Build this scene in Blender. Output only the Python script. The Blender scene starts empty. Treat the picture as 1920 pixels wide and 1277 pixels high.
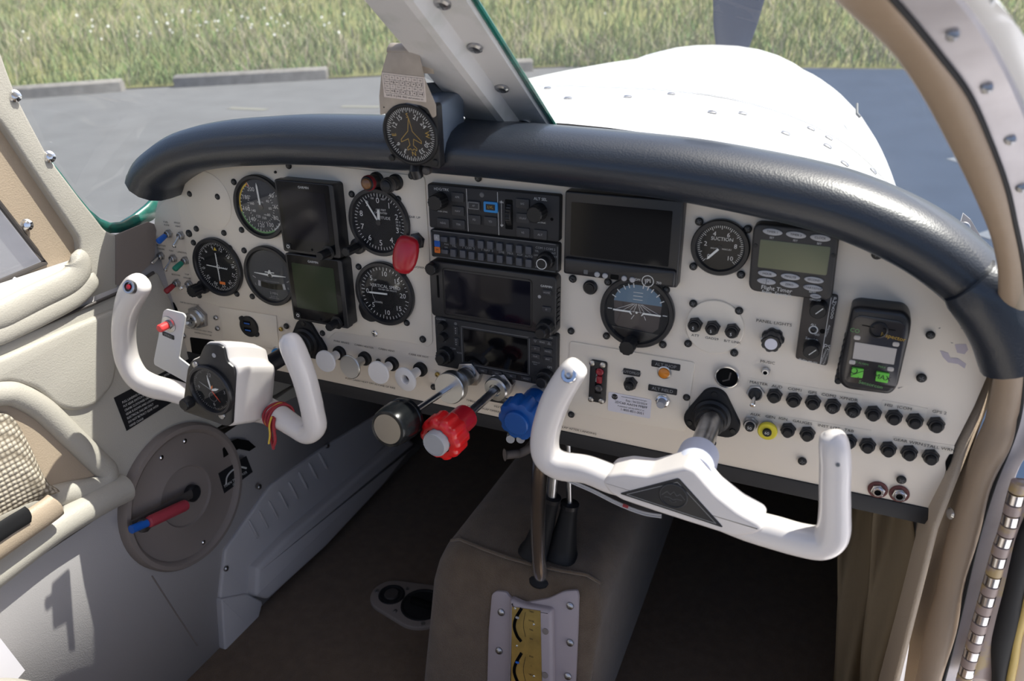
# Light-aircraft cockpit. All modelling is in millimetres in the aircraft frame:
# X = right, Y = forward (nose), Z = up; the instrument panel face is the plane Y = 0.
import bpy, math, random
from math import sin, cos, pi, radians, hypot
from mathutils import Vector, Matrix, noise
random.seed(7)
SC = bpy.context.scene
COL = SC.collection
V = Vector

# ---------------------------------------------------------------- camera
FPX, CW, CH = 1415.291, 1920.0, 1277.0
PITCH, ROLL, YAW = -0.421, 0.009, 0.412
CAM = V((424.945, -746.641, 241.908))
_Rx = Matrix.Rotation(PITCH, 3, 'X'); _Ry = Matrix.Rotation(ROLL, 3, 'Y'); _Rz = Matrix.Rotation(YAW, 3, 'Z')
RC = _Rz @ _Rx @ _Ry
def ray(px, py):
    return RC @ V(((px - CW / 2) / FPX, 1.0, (CH / 2 - py) / FPX))
def on_plane(px, py, p0, n):
    d = ray(px, py); n = V(n); return CAM + d * ((V(p0) - CAM).dot(n) / d.dot(n))
def PX(px, py, x): return on_plane(px, py, (x, 0, 0), (1, 0, 0))
def PY(px, py, y): return on_plane(px, py, (0, y, 0), (0, 1, 0))
def PZ(px, py, z): return on_plane(px, py, (0, 0, z), (0, 0, 1))
def uv(px, py, w=0.0):                      # a place on the panel face (w mm in front of it)
    p = PY(px, py, -w); return (p.x, p.z)
def z1(x, y): return (260 + x * .3132, 280 + y * .3132)
def z2(x, y): return (500 + x * .2506, 300 + y * .2506)
def z3(x, y): return (780 + x * .2349, 320 + y * .2349)
def z4(x, y): return (780 + x * .2349, 560 + y * .2349)
def z5(x, y): return (1040 + x * .2819, 340 + y * .2819)
def z6(x, y): return (1280 + x * .2506, 380 + y * .2506)
def k1(x, y): return (1500 + x * .2819, 540 + y * .2819)
def k2(x, y): return (1040 + x * .2505, 640 + y * .2505)
def k3(x, y): return (1360 + x * .2396, 680 + y * .2396)
def k4(x, y): return (190 + x * .2975, 500 + y * .2975)
def k5(x, y): return (560 + x * .2604, 600 + y * .2604)

# ---------------------------------------------------------------- materials
MATS = {}
def mat(name, col, rough=.5, metal=0., spec=.5, bump=None, mottle=None, coat=0., emit=None, sheen=0., vor=None):
    """bump=(scale,strength); mottle=(scale,colour2,low,high); vor=(scale,strength) leather grain"""
    m = bpy.data.materials.new(name); m.use_nodes = True
    nt = m.node_tree; b = nt.nodes['Principled BSDF']; L = nt.links.new
    b.inputs['Base Color'].default_value = (*col, 1); b.inputs['Roughness'].default_value = rough
    b.inputs['Metallic'].default_value = metal; b.inputs['Specular IOR Level'].default_value = spec
    b.inputs['Coat Weight'].default_value = coat
    if sheen: b.inputs['Sheen Weight'].default_value = sheen
    tc = None
    if bump or mottle or vor: tc = nt.nodes.new('ShaderNodeTexCoord')
    def noise_tex(scale, detail=4):
        n = nt.nodes.new('ShaderNodeTexNoise'); n.inputs['Scale'].default_value = scale; n.inputs['Detail'].default_value = detail
        L(tc.outputs['Object'], n.inputs['Vector']); return n
    if mottle:
        n = noise_tex(mottle[0]); r = nt.nodes.new('ShaderNodeValToRGB')
        r.color_ramp.elements[0].position = mottle[2]; r.color_ramp.elements[1].position = mottle[3]
        r.color_ramp.elements[0].color = (*col, 1); r.color_ramp.elements[1].color = (*mottle[1], 1)
        L(n.outputs['Fac'], r.inputs['Fac']); L(r.outputs['Color'], b.inputs['Base Color'])
    h = None
    if bump: h = noise_tex(bump[0]).outputs['Fac']; st = bump[1]
    if vor:
        v = nt.nodes.new('ShaderNodeTexVoronoi'); v.inputs['Scale'].default_value = vor[0]
        L(tc.outputs['Object'], v.inputs['Vector']); h = v.outputs['Distance']; st = vor[1]
    if h is not None:
        bp = nt.nodes.new('ShaderNodeBump'); bp.inputs['Strength'].default_value = st; bp.inputs['Distance'].default_value = .002
        L(h, bp.inputs['Height']); L(bp.outputs['Normal'], b.inputs['Normal'])
    if emit:
        b.inputs['Emission Color'].default_value = (*emit[0], 1); b.inputs['Emission Strength'].default_value = emit[1]
    MATS[name] = m; return m
def glass_mat(name, tint=(1, 1, 1), dust=0., refl=1., ior=1.5):
    """thin pane: clear straight-through glass with fresnel reflection and a film of pale dust"""
    m = bpy.data.materials.new(name); m.use_nodes = True; nt = m.node_tree; nt.nodes.clear(); L = nt.links.new
    out = nt.nodes.new('ShaderNodeOutputMaterial'); tr = nt.nodes.new('ShaderNodeBsdfTransparent'); gl = nt.nodes.new('ShaderNodeBsdfGlossy')
    lw_ = nt.nodes.new('ShaderNodeLayerWeight'); lw_.inputs['Blend'].default_value = .5; mx = nt.nodes.new('ShaderNodeMixShader')
    fr = nt.nodes.new('ShaderNodeMath'); fr.operation = 'POWER'; fr.inputs[1].default_value = 5.
    tr.inputs['Color'].default_value = (*tint, 1); gl.inputs['Roughness'].default_value = .015
    L(lw_.outputs['Facing'], fr.inputs[0])
    ml = nt.nodes.new('ShaderNodeMath'); ml.operation = 'MULTIPLY_ADD'; ml.inputs[1].default_value = refl * .95; ml.inputs[2].default_value = refl * .045
    L(fr.outputs['Value'], ml.inputs[0]); L(ml.outputs['Value'], mx.inputs['Fac'])
    L(tr.outputs['BSDF'], mx.inputs[1]); L(gl.outputs['BSDF'], mx.inputs[2]); last = mx
    if dust:
        df = nt.nodes.new('ShaderNodeBsdfTranslucent'); df.inputs['Color'].default_value = (.8, .8, .8, 1)
        d2 = nt.nodes.new('ShaderNodeBsdfDiffuse'); d2.inputs['Color'].default_value = (.8, .8, .8, 1)
        a = nt.nodes.new('ShaderNodeMixShader'); L(df.outputs['BSDF'], a.inputs[1]); L(d2.outputs['BSDF'], a.inputs[2])
        m2 = nt.nodes.new('ShaderNodeMixShader'); m2.inputs['Fac'].default_value = dust
        L(mx.outputs['Shader'], m2.inputs[1]); L(a.outputs['Shader'], m2.inputs[2]); last = m2
    L(last.outputs['Shader'], out.inputs['Surface']); MATS[name] = m; return m

# ---------------------------------------------------------------- mesh builder
def frame(o, x, y, z):
    return Matrix(((x[0], y[0], z[0], o[0]), (x[1], y[1], z[1], o[1]), (x[2], y[2], z[2], o[2]), (0, 0, 0, 1)))
def PF(u, v, w=0.0, rot=0.0):               # local x right, y up, z out of the panel
    return Matrix.Translation((u, -w, v)) @ Matrix(((1, 0, 0, 0), (0, 0, -1, 0), (0, 1, 0, 0), (0, 0, 0, 1))) @ Matrix.Rotation(rot, 4, 'Z')
def look(o, z, up=(0, 0, 1)):
    z = V(z).normalized(); x = V(up).cross(z)
    if x.length < 1e-5: x = V((1, 0, 0))
    x.normalize(); y = z.cross(x); return frame(V(o), x, y, z)
def area(p): return sum(p[i][0] * p[(i + 1) % len(p)][1] - p[(i + 1) % len(p)][0] * p[i][1] for i in range(len(p))) / 2
def ccw(p): return list(p) if area(p) > 0 else list(p)[::-1]
def inset(p, d):
    n = len(p); out = []
    for i in range(n):
        a, b, c = V(p[i - 1]), V(p[i]), V(p[(i + 1) % n])
        e1 = b - a; e2 = c - b
        if e1.length < 1e-6 or e2.length < 1e-6: out.append(tuple(b)); continue
        e1.normalize(); e2.normalize(); n1 = V((-e1.y, e1.x)); n2 = V((-e2.y, e2.x)); m = n1 + n2
        if m.length < 1e-3: m = n1
        m.normalize(); k = max(.45, m.dot(n1)); out.append(tuple(b + m * (d / k)))
    return out
def rrect(w, h, r=3., n=5, cx=0., cy=0.):
    r = min(r, w / 2 - 1e-3, h / 2 - 1e-3); p = []
    for sx, sy, a0 in ((1, 1, 0), (-1, 1, 90), (-1, -1, 180), (1, -1, 270)):
        for i in range(n + 1):
            a = radians(a0 + 90 * i / n); p.append((cx + sx * (w / 2 - r) + r * cos(a), cy + sy * (h / 2 - r) + r * sin(a)))
    return p
def ngon(n, r, a0=0., sy=1., cx=0., cy=0.): return [(cx + r * cos(a0 + 2 * pi * i / n), cy + sy * r * sin(a0 + 2 * pi * i / n)) for i in range(n)]
def roundpoly(p, r, n=4):
    """round the corners of a polygon"""
    out = []; N = len(p)
    for i in range(N):
        a, b, c = V(p[i - 1]), V(p[i]), V(p[(i + 1) % N]); e1 = a - b; e2 = c - b
        d = min(r, e1.length * .45, e2.length * .45); s = b + e1.normalized() * d; t = b + e2.normalized() * d
        for k in range(n + 1):
            f = k / n; q = s * (1 - f) ** 2 + b * 2 * f * (1 - f) + t * f * f; out.append(tuple(q))
    return out
def smooth_path(pts, per=6, closed=False):
    """Catmull-Rom through points of any dimension"""
    P = [V(p) for p in pts]; n = len(P); out = []
    rng = range(n) if closed else range(n - 1)
    for i in rng:
        p1, p2 = P[i], P[(i + 1) % n]
        p0 = P[i - 1] if (i > 0 or closed) else p1 * 2 - p2
        p3 = P[(i + 2) % n] if (i + 2 < n or closed) else p2 * 2 - p1
        for k in range(per):
            t = k / per
            out.append(.5 * ((2 * p1) + (p2 - p0) * t + (2 * p0 - 5 * p1 + 4 * p2 - p3) * t * t + (3 * p1 - p0 - 3 * p2 + p3) * t ** 3))
    if not closed: out.append(P[-1])
    return out
_font = {}
def glyphs(s):
    if s not in _font:
        c = bpy.data.curves.new('t', 'FONT'); c.body = s; c.align_x = 'CENTER'; c.align_y = 'CENTER'; c.size = 1.4; c.resolution_u = 2
        o = bpy.data.objects.new('t', c); COL.objects.link(o); dg = bpy.context.evaluated_depsgraph_get()
        me = bpy.data.meshes.new_from_object(o.evaluated_get(dg))
        _font[s] = ([tuple(v.co) for v in me.vertices], [tuple(p.vertices) for p in me.polygons])
        bpy.data.objects.remove(o); bpy.data.curves.remove(c); bpy.data.meshes.remove(me)
    return _font[s]
I4 = Matrix.Identity(4)
class MB:
    def __init__(self, M=I4): self.v = []; self.f = []; self.M = M
    def add(self, vs, fs, M=None):
        M = self.M if M is None else M; b = len(self.v)
        self.v += [tuple(M @ V(p)) for p in vs]; self.f += [tuple(i + b for i in f) for f in fs]; return self
    def prism(self, poly, z0, z1, bev=0., M=None, back=True, steps=2):
        poly = ccw(poly); n = len(poly); rings = [[(x, y, z0) for x, y in poly]]
        if bev:
            for k in range(steps + 1):
                a = pi / 2 * k / steps; q = inset(poly, bev * (1 - cos(a))); rings.append([(x, y, z1 - bev + bev * sin(a)) for x, y in q])
        else: rings.append([(x, y, z1) for x, y in poly])
        vs = [p for r in rings for p in r]; fs = []
        for k in range(len(rings) - 1):
            for i in range(n): j = (i + 1) % n; fs.append((k * n + i, k * n + j, (k + 1) * n + j, (k + 1) * n + i))
        fs.append(tuple(range((len(rings) - 1) * n, len(rings) * n)))
        if back: fs.append(tuple(reversed(range(n))))
        return self.add(vs, fs, M)
    def box(self, x0, x1, y0, y1, z0, z1, M=None):
        return self.prism([(x0, y0), (x1, y0), (x1, y1), (x0, y1)], z0, z1, 0, M)
    def lathe(self, prof, n=40, M=None, lobes=0, depth=0.):
        vs = []; fs = []; m = len(prof)
        for r, z in prof:
            for i in range(n):
                a = 2 * pi * i / n; q = r
                if lobes: q = r * (1 - depth * max(0., min(1., 1.6 * (0.5 - 0.5 * cos(lobes * a)) - .5)))
                vs.append((q * cos(a), q * sin(a), z))
        for k in range(m - 1):
            for i in range(n): j = (i + 1) % n; fs.append((k * n + i, k * n + j, (k + 1) * n + j, (k + 1) * n + i))
        if prof[0][0] > 1e-4: pass
        if prof[-1][0] > 1e-4 and getattr(self, 'cap', True): fs.append(tuple(range((m - 1) * n, m * n)))
        return self.add(vs, fs, M)
    def ring(self, r0, r1, z=0., n=48, a0=0., a1=2 * pi, M=None):
        full = abs(a1 - a0) > 6.28; k = n if full else n + 1; vs = []; fs = []
        for i in range(k):
            a = a0 + (a1 - a0) * i / n; vs += [(r0 * cos(a), r0 * sin(a), z), (r1 * cos(a), r1 * sin(a), z)]
        for i in range(n):
            j = (i + 1) % k; fs.append((2 * i, 2 * i + 1, 2 * j + 1, 2 * j) if True else ())
        return self.add(vs, fs, M)
    def disc(self, r, z=0., n=40, M=None): return self.add([(x, y, z) for x, y in ngon(n, r)], [tuple(range(n))], M)
    def flat(self, poly, z=0., M=None): p = ccw(poly); return self.add([(x, y, z) for x, y in p], [tuple(range(len(p)))], M)
    def line(self, pts, w, z=0., closed=False, M=None):
        P = [V(p) for p in pts]; n = len(P)
        for i in range(n if closed else n - 1):
            a, b = P[i], P[(i + 1) % n]; e = b - a
            if e.length < 1e-6: continue
            e.normalize(); q = V((-e.y, e.x)) * (w / 2); e2 = e * (w * .3); a2 = a - e2; b2 = b + e2
            self.add([(*(a2 - q), z), (*(b2 - q), z), (*(b2 + q), z), (*(a2 + q), z)], [(0, 1, 2, 3)], M)
        return self
    def tick(self, ang, r0, r1, w, z=0., M=None):  # ang clockwise from 12 o'clock, degrees
        a = radians(90 - ang); return self.line([(r0 * cos(a), r0 * sin(a)), (r1 * cos(a), r1 * sin(a))], w, z, M=M)
    def text(self, s, h, x=0., y=0., z=0., rot=0., align='c', sx=1., M=None):
        vs, fs = glyphs(s)
        if not vs: return self
        xs = [p[0] for p in vs]; ox = 0
        if align == 'l': ox = -min(xs)
        if align == 'r': ox = -max(xs)
        c, q = cos(rot), sin(rot)
        out = []
        for p in vs:
            X = (p[0] + ox) * h * sx; Y = p[1] * h; out.append((x + X * c - Y * q, y + X * q + Y * c, z))
        return self.add(out, fs, M)
    def tube(self, pts, rad, n=12, caps=True, M=None, up=None, ry=None, sq=2.):
        """sweep; rad and ry (second half-axis) scalars or lists; `up` fixes the section's second axis"""
        P = [V(p) for p in pts]; m = len(P); R = rad if isinstance(rad, (list, tuple)) else [rad] * m
        Q = R if ry is None else (ry if isinstance(ry, (list, tuple)) else [ry] * m)
        T = []
        for i in range(m):
            t = P[min(i + 1, m - 1)] - P[max(i - 1, 0)]; T.append(t.normalized() if t.length > 1e-9 else V((0, 0, 1)))
        N = None; vs = []; fs = []
        for i in range(m):
            t = T[i]
            if up is not None: b = V(up) - t * V(up).dot(t); b.normalize(); a = b.cross(t)
            else:
                if N is None: N = t.orthogonal().normalized()
                N = (N - t * N.dot(t)); N.normalize(); a = N; b = t.cross(a)
            for k in range(n):
                th = 2 * pi * k / n; c, s = cos(th), sin(th)
                cx = math.copysign(abs(c) ** (2 / sq), c); sy = math.copysign(abs(s) ** (2 / sq), s)
                vs.append(P[i] + a * (R[i] * cx) + b * (Q[i] * sy))
        for i in range(m - 1):
            for k in range(n): j = (k + 1) % n; fs.append((i * n + k, i * n + j, (i + 1) * n + j, (i + 1) * n + k))
        if caps: fs.append(tuple(reversed(range(n)))); fs.append(tuple(range((m - 1) * n, m * n)))
        return self.add(vs, fs, M)
    def grid(self, rows, M=None, closed_u=False):
        n = len(rows[0]); vs = [p for r in rows for p in r]; fs = []
        for i in range(len(rows) - 1):
            for k in range(n if closed_u else n - 1): j = (k + 1) % n; fs.append((i * n + k, i * n + j, (i + 1) * n + j, (i + 1) * n + k))
        return self.add(vs, fs, M)
    def slab(self, poly3, thick, nrm):
        """polygon in space given a thickness along nrm (the visible side is poly3)"""
        n = len(poly3); d = V(nrm).normalized() * thick; a = [V(p) for p in poly3]; vs = a + [p - d for p in a]
        fs = [tuple(range(n)), tuple(reversed(range(n, 2 * n)))] + [(i, i + n, (i + 1) % n + n, (i + 1) % n) for i in range(n)]
        return self.add(vs, fs)
    def build(self, name, m, parent=None, loc=None, sharp=32, solid=0., sub=0, bevel=0.):
        base = V((0, 0, 0))
        if parent is not None:
            q = parent; base = V(q['_base']) if '_base' in q else base
        elif loc is not None: base = V(loc)
        me = bpy.data.meshes.new(name); me.from_pydata([tuple((V(p) - base) * .001) for p in self.v], [], self.f); me.update()
        import bmesh
        bm = bmesh.new(); bm.from_mesh(me); bmesh.ops.remove_doubles(bm, verts=bm.verts, dist=1e-7); bmesh.ops.recalc_face_normals(bm, faces=bm.faces)
        bm.to_mesh(me); bm.free()
        me.polygons.foreach_set('use_smooth', [True] * len(me.polygons)); me.set_sharp_from_angle(angle=radians(sharp))
        me.materials.append(MATS[m] if isinstance(m, str) else m)
        o = bpy.data.objects.new(name, me); COL.objects.link(o)
        if parent is not None: o.parent = parent; o['_base'] = tuple(base)
        else: o.location = base * .001; o['_base'] = tuple(base)
        if solid: q = o.modifiers.new('s', 'SOLIDIFY'); q.thickness = solid * .001; q.offset = 0
        if bevel: q = o.modifiers.new('b', 'BEVEL'); q.width = bevel * .001; q.segments = 2; q.limit_method = 'ANGLE'
        if sub: q = o.modifiers.new('u', 'SUBSURF'); q.levels = sub; q.render_levels = sub
        return o
def thing(name, label, cat, base=(0, 0, 0), group=None):
    o = bpy.data.objects.new(name, None); COL.objects.link(o); o.empty_display_size = .01
    o.location = V(base) * .001; o['_base'] = tuple(base); tag(o, label, cat, group); return o
def tag(o, label, cat, group=None):
    o['label'] = label; o['category'] = cat
    if group: o['group'] = group
    return o
def struct(o, label=None):
    o['kind'] = 'structure'
    if label: o['label'] = label
    return o
def dup(root, loc, label=None, group=None):
    r = root.copy(); COL.objects.link(r); r.location = V(loc) * .001
    if label: r['label'] = label
    if group: r['group'] = group
    for ch in list(root.children):
        c = ch.copy(); COL.objects.link(c); c.parent = r
        for g in list(ch.children): d = g.copy(); COL.objects.link(d); d.parent = c
    return r
SKY, SUN, SUN_DIR, EXPO = 0.27, 8.0, (-.40, -.28, -.87), 0.0
# ---------------------------------------------------------------- material list
mat('panel_paint', (.745, .665, .56), .42, spec=.4, bump=(420, .03))
mat('plate_paint', (.76, .685, .575), .4, spec=.4)
mat('black_plastic', (.012, .012, .013), .42, spec=.35)
mat('black_satin', (.016, .016, .018), .33, spec=.45)
mat('charcoal', (.022, .022, .024), .55, spec=.35)
mat('dial_black', (.010, .010, .011), .75, spec=.15)
mat('grey_dial', (.045, .048, .055), .7, spec=.2)
mat('white_ink', (.62, .62, .60), .7, spec=.2)
mat('grey_ink', (.30, .30, .30), .7, spec=.2)
mat('dim_ink', (.13, .13, .13), .7, spec=.2)
mat('black_ink', (.03, .028, .026), .7, spec=.2)
mat('yellow_ink', (.62, .42, .03), .6)
mat('amber_line', (.45, .27, .02), .6)
mat('green_ink', (.12, .30, .10), .6)
mat('red_ink', (.50, .05, .02), .6)
mat('orange_ink', (.75, .18, .02), .6)
mat('needle_white', (.72, .72, .68), .5)
mat('chrome', (.75, .75, .76), .16, metal=1.)
mat('steel', (.50, .50, .51), .28, metal=1., mottle=(60, (.36, .36, .37), .4, .65))
mat('aluminium', (.58, .58, .58), .42, metal=1.)
mat('brushed', (.55, .55, .54), .3, metal=1., bump=(900, .05))
mat('screw_black', (.018, .018, .018), .45, metal=.3)
mat('screen_black', (.003, .003, .004), .10, spec=.22)
mat('screen_dark', (.005, .005, .010), .12, spec=.22)
mat('screen_green_reflection', (.010, .024, .008), .14, spec=.3)  # green reflection put into the dark screen's base colour
mat('lcd_olive', (.135, .145, .085), .35)
mat('lcd_pale', (.46, .42, .38), .2)
mat('button_grey', (.36, .36, .37), .5)
mat('button_dark', (.03, .03, .033), .5, spec=.4)
mat('button_blue_grey', (.055, .06, .075), .45)
mat('level_blue', (.015, .22, .55), .45)
mat('blue_plastic', (.006, .075, .30), .36, spec=.5)
mat('blue_sleeve', (.01, .11, .48), .4)
mat('green_sleeve', (.01, .19, .12), .4)
mat('red_sleeve', (.26, .012, .02), .4)
mat('red_plastic', (.62, .012, .014), .25, spec=.6)
mat('red_knob', (.42, .01, .02), .28, spec=.6)
mat('pink_red', (.72, .05, .05), .4)
mat('amber_lamp', (.72, .24, .02), .3)
mat('dull_amber', (.19, .085, .03), .25, spec=.6)
mat('lime', (.13, .52, .05), .45)
mat('yellow_plastic', (.72, .60, .03), .45)
mat('white_plastic', (.74, .71, .68), .42)
mat('yoke_white', (.65, .61, .585), .26, spec=.5, coat=.15, bump=(140, .04))
mat('bracket_grey', (.60, .585, .56), .5)
mat('rubber', (.012, .012, .013), .62, spec=.3)
mat('glare_leather', (.010, .015, .025), .37, spec=.7, vor=(520, .09), coat=.12)
mat('tan_vinyl', (.42, .395, .345), .50, spec=.35, vor=(520, .13))
mat('tan_trim', (.40, .32, .235), .48, spec=.35, vor=(520, .13))
mat('tan_leather', (.30, .22, .15), .45, spec=.4, bump=(90, .25))
mat('grey_wall', (.46, .44, .435), .62, spec=.3, vor=(600, .08))
mat('taupe', (.225, .19, .17), .6, spec=.3)
mat('carpet_brown', (.105, .066, .036), .95, spec=.05, bump=(900, .9), mottle=(60, (.135, .086, .048), .35, .7), sheen=.3)
mat('carpet_tan', (.135, .095, .062), .95, spec=.05, bump=(900, .9), mottle=(45, (.17, .122, .08), .35, .7), sheen=.4)
mat('carpet_rust', (.10, .052, .03), .95, spec=.05, bump=(900, .8), mottle=(50, (.135, .072, .043), .35, .7))
mat('mesh_cloth', (.40, .35, .28), .8, spec=.1)
mat('canvas', (.21, .165, .105), .8, spec=.15, bump=(30, .6))
mat('plum_plastic', (.38, .325, .335), .5)
mat('brass', (.62, .46, .16), .3, metal=1., mottle=(45, (.45, .33, .12), .4, .7))
mat('red_handle', (.36, .04, .06), .45)
mat('crank_brown', (.06, .052, .048), .4)
mat('teal_edge', (.008, .135, .10), .25, spec=.6, mottle=(70, (.02, .06, .05), .45, .75))
mat('post_paint', (.72, .70, .68), .4, metal=.1, mottle=(30, (.60, .60, .56), .5, .72))
mat('frame_metal', (.52, .49, .505), .38, metal=.2, mottle=(26, (.42, .39, .40), .45, .75), bump=(200, .06))
mat('hinge_steel', (.62, .61, .63), .2, metal=1.)
mat('hinge_painted', (.33, .25, .22), .4, mottle=(40, (.42, .30, .14), .5, .6))
mat('compass_case', (.17, .21, .27), .38, metal=.35, spec=.5, bump=(500, .08))
mat('card_paper', (.72, .62, .54), .75)
mat('beige_bracket', (.40, .335, .27), .5, mottle=(50, (.48, .41, .335), .4, .7))
mat('sticker', (.66, .64, .68), .55)
mat('scuff', (.45, .40, .44), .6)
mat('cord_red', (.30, .02, .03), .7)
mat('cord_yellow', (.60, .40, .05), .7)
mat('cowl_white', (.80, .80, .80), .30, spec=.5, coat=.3)
mat('seam_dark', (.10, .11, .12), .6)
mat('prop_paint', (.030, .045, .085), .42)
mat('asphalt', (.122, .125, .130), .9, spec=.1, bump=(60, .3), mottle=(3.0, (.140, .144, .15), .3, .7))
mat('asphalt_unhazed', (.022, .040, .075), .85, spec=.1, bump=(60, .3), mottle=(3.0, (.030, .05, .09), .3, .7))  # ramp colour darkened to stand for the view through less haze
mat('road_paint', (.10, .12, .15), .8)
mat('yellow_paint', (.165, .165, .14), .8)
mat('concrete', (.26, .25, .235), .9, spec=.1, bump=(40, .5), mottle=(9, (.19, .18, .17), .35, .7))
mat('soil', (.16, .17, .07), 1., spec=.05, mottle=(1.5, (.20, .20, .09), .3, .7))
mat('petal_white', (.80, .80, .76), .7)
mat('yellow_sill', (.60, .43, .13), .5)
mat('grey_vent', (.05, .05, .05), .8)
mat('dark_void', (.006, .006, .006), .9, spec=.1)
mat('headliner', (.55, .51, .45), .8)
glass_mat('windshield_glass', (.93, .96, .94), dust=.05, refl=.9)
glass_mat('side_glass', (.92, .90, .92), dust=.22, refl=1.)
glass_mat('dial_glass', (1, 1, 1), dust=0., refl=.7)
glass_mat('screen_glass', (1, 1, 1), dust=.0, refl=.9)
# ================================================================ OUTSIDE
GT = math.tan(radians(5.0)); GP0 = V((0, 0, -1330.0)); GN = V((0, -GT, 1.0))   # the ramp, as the parked aircraft sits on it
def G(px, py): return on_plane(px, py, GP0, GN)
def gz(x, y): return GP0.z + GT * y
def gpt(x, y, h=0.): return V((x, y, gz(x, y) + h))
eL = G(30, 180); eR = G(1000, 131); e_dir = (eR - eL); e_dir.z = 0; e_dir.normalize(); e_nrm = V((-e_dir.y, e_dir.x, 0))
def edge(s, d=0., h=0.): p = eL + e_dir * s + e_nrm * d; return gpt(p.x, p.y, h)       # along / beyond the ramp edge
m = MB(); m.add([edge(-30000, -16000), edge(40000, -16000), edge(40000, 80), edge(-30000, 80)], [(0, 1, 2, 3)])
ground = struct(m.build('ground_ramp', 'asphalt'))
def sd(p): q = p - eL; return q.xy.dot(e_dir.xy), q.xy.dot(e_nrm.xy)
SB, SC_, SDD = sd(G(1060, 128)), sd(G(1400, 126)), sd(G(2500, 138))       # the meadow edge swings in towards the nose on the right
def dmin(s):
    for (s0, d0), (s1, d1) in ((SB, SC_), (SC_, SDD)):
        if s0 <= s <= s1: return lerp_(d0, d1, (s - s0) / (s1 - s0))
    return 0. if s < SB[0] else SDD[1]
def lerp_(a, b, t): return a + (b - a) * t
m = MB(); m.add([edge(-60000, 200, 6), edge(SB[0], 160, 6), edge(*SC_, 6), edge(*SDD, 6), edge(60000, SDD[1], 6), edge(60000, 90000, 6), edge(-60000, 90000, 6)], [(0, 1, 2, 3, 4, 5, 6)])
struct(m.build('ground_field', 'soil'))
# ramp painted darker where less haze veils it, with two worn paint strokes
c0 = G(1400, 128); c1 = G(2500, 139)
m = MB(); m.add([gpt(c0.x, c0.y, 3), gpt(c1.x, c1.y, 3), gpt(20000, -9000, 3), gpt(900, -9000, 3), gpt(700, 600, 3)], [(0, 1, 2, 3, 4)])
struct(m.build('ground_unhazed', 'asphalt_unhazed'))
for a, b in (((1782, 302), (1812, 297)), ((1842, 446), (1872, 436))):
    m = MB(); p, q = G(*a), G(*b); d = (q - p).normalized(); n = V((-d.y, d.x, 0)) * 45
    m.add([gpt(*(v.xy), 6) for v in (p - n, q - n, q + n, p + n)], [(0, 1, 2, 3)]); struct(m.build('ground_marking', 'road_paint'))
for a, b in (((430, 203), (500, 206)), ((640, 200), (712, 201))):
    m = MB(); p, q = G(*a), G(*b); d = (q - p).normalized(); n = V((-d.y, d.x, 0)) * 50
    m.add([gpt(*(v.xy), 4) for v in (p - n, q - n, q + n, p + n)], [(0, 1, 2, 3)]); struct(m.build('ground_marking', 'yellow_paint'))
# concrete wheel stops along the edge of the ramp
def wheel_stop(a, b, label):
    p, q = G(*a), G(*b); d = q - p; L = d.length; o = p
    x = d.normalized(); z = V((0, 0, 1)); y = z.cross(x).normalized(); z = x.cross(y)
    M = frame(o, x, y, z); mb = MB(M)
    sec = [(0, 0), (230, 0), (205, 115), (165, 150), (60, 150), (22, 115)]
    rows = [[(xx, yy * k + 115 * (1 - k), zz * k) for yy, zz in sec] for xx, k in ((0, .9), (25, 1.), (L - 25, 1.), (L, .9))]
    mb.grid(rows, closed_u=True); n = 6; b0 = 0
    mb.f += [tuple(reversed(range(6))), tuple(range(18, 24))]
    t = thing('wheel_stop', label, 'wheel stop', tuple(o), 'concrete wheel stops along the grass')
    mb.build('stop_block', 'concrete', t)
    for s in (.2, .8):
        r = MB(M @ Matrix.Translation((L * s, 115, 150))); r.lathe([(18, 0), (18, 6), (12, 9), (0, 9)], 14); r.build('anchor_pin', 'seam_dark', t)
wheel_stop((-70, 194), (228, 172), 'grey concrete wheel stop at the grass edge, cut off by the left window post')
wheel_stop((326, 165), (613, 149), 'grey concrete wheel stop at the grass edge left of the compass')
wheel_stop((760, 146), (1000, 134), 'grey concrete wheel stop behind the centre windshield post')
# tall meadow grass
def blades(n, name, m, hmin, hmax, wid, lean, seed, bias):
    R = random.Random(seed); vs = []; fs = []
    c2 = V((CAM.x, CAM.y, 0))
    k = 0
    while k < n:
        s = R.uniform(-9000, 20000); d = 40 + 24000 * R.random() ** 1.9
        s = s * (1 + d / 14000); q_ = dmin(s); p = edge(s, d + (q_ if q_ < 0 else 205))
        nz = noise.noise(V((p.x * .00035, p.y * .00035, seed))) + .6 * noise.noise(V((p.x * .0013, p.y * .0013, 3.1 * seed)))
        if R.random() > .55 + bias * nz * 1.3: continue
        k += 1
        sc = 1 + d / 16000; h = R.uniform(hmin, hmax) * (1 - .45 * math.exp(-d / 500)) ; w = wid * sc * R.uniform(.6, 1.3)
        a = R.uniform(0, 2 * pi); l = R.uniform(.1, 1.) * lean * h; dx, dy = cos(a) * l, sin(a) * l
        b = len(vs); pa = R.uniform(0, pi); wx, wy = cos(pa) * w, sin(pa) * w
        for f, q in ((0, 1.), (.5, .9), (1., .12)):
            x = p.x + dx * f * f; y = p.y + dy * f * f; z = p.z - 20 + h * (f - .25 * f * f * lean)
            vs += [(x - wx * q, y - wy * q, z), (x + wx * q, y + wy * q, z)]
        fs += [(b, b + 1, b + 3, b + 2), (b + 2, b + 3, b + 5, b + 4)]
    me = bpy.data.meshes.new(name); me.from_pydata([(x * .001, y * .001, z * .001) for x, y, z in vs], [], fs); me.materials.append(MATS[m])
    o = bpy.data.objects.new(name, me); COL.objects.link(o); o['kind'] = 'stuff'; return o
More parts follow.
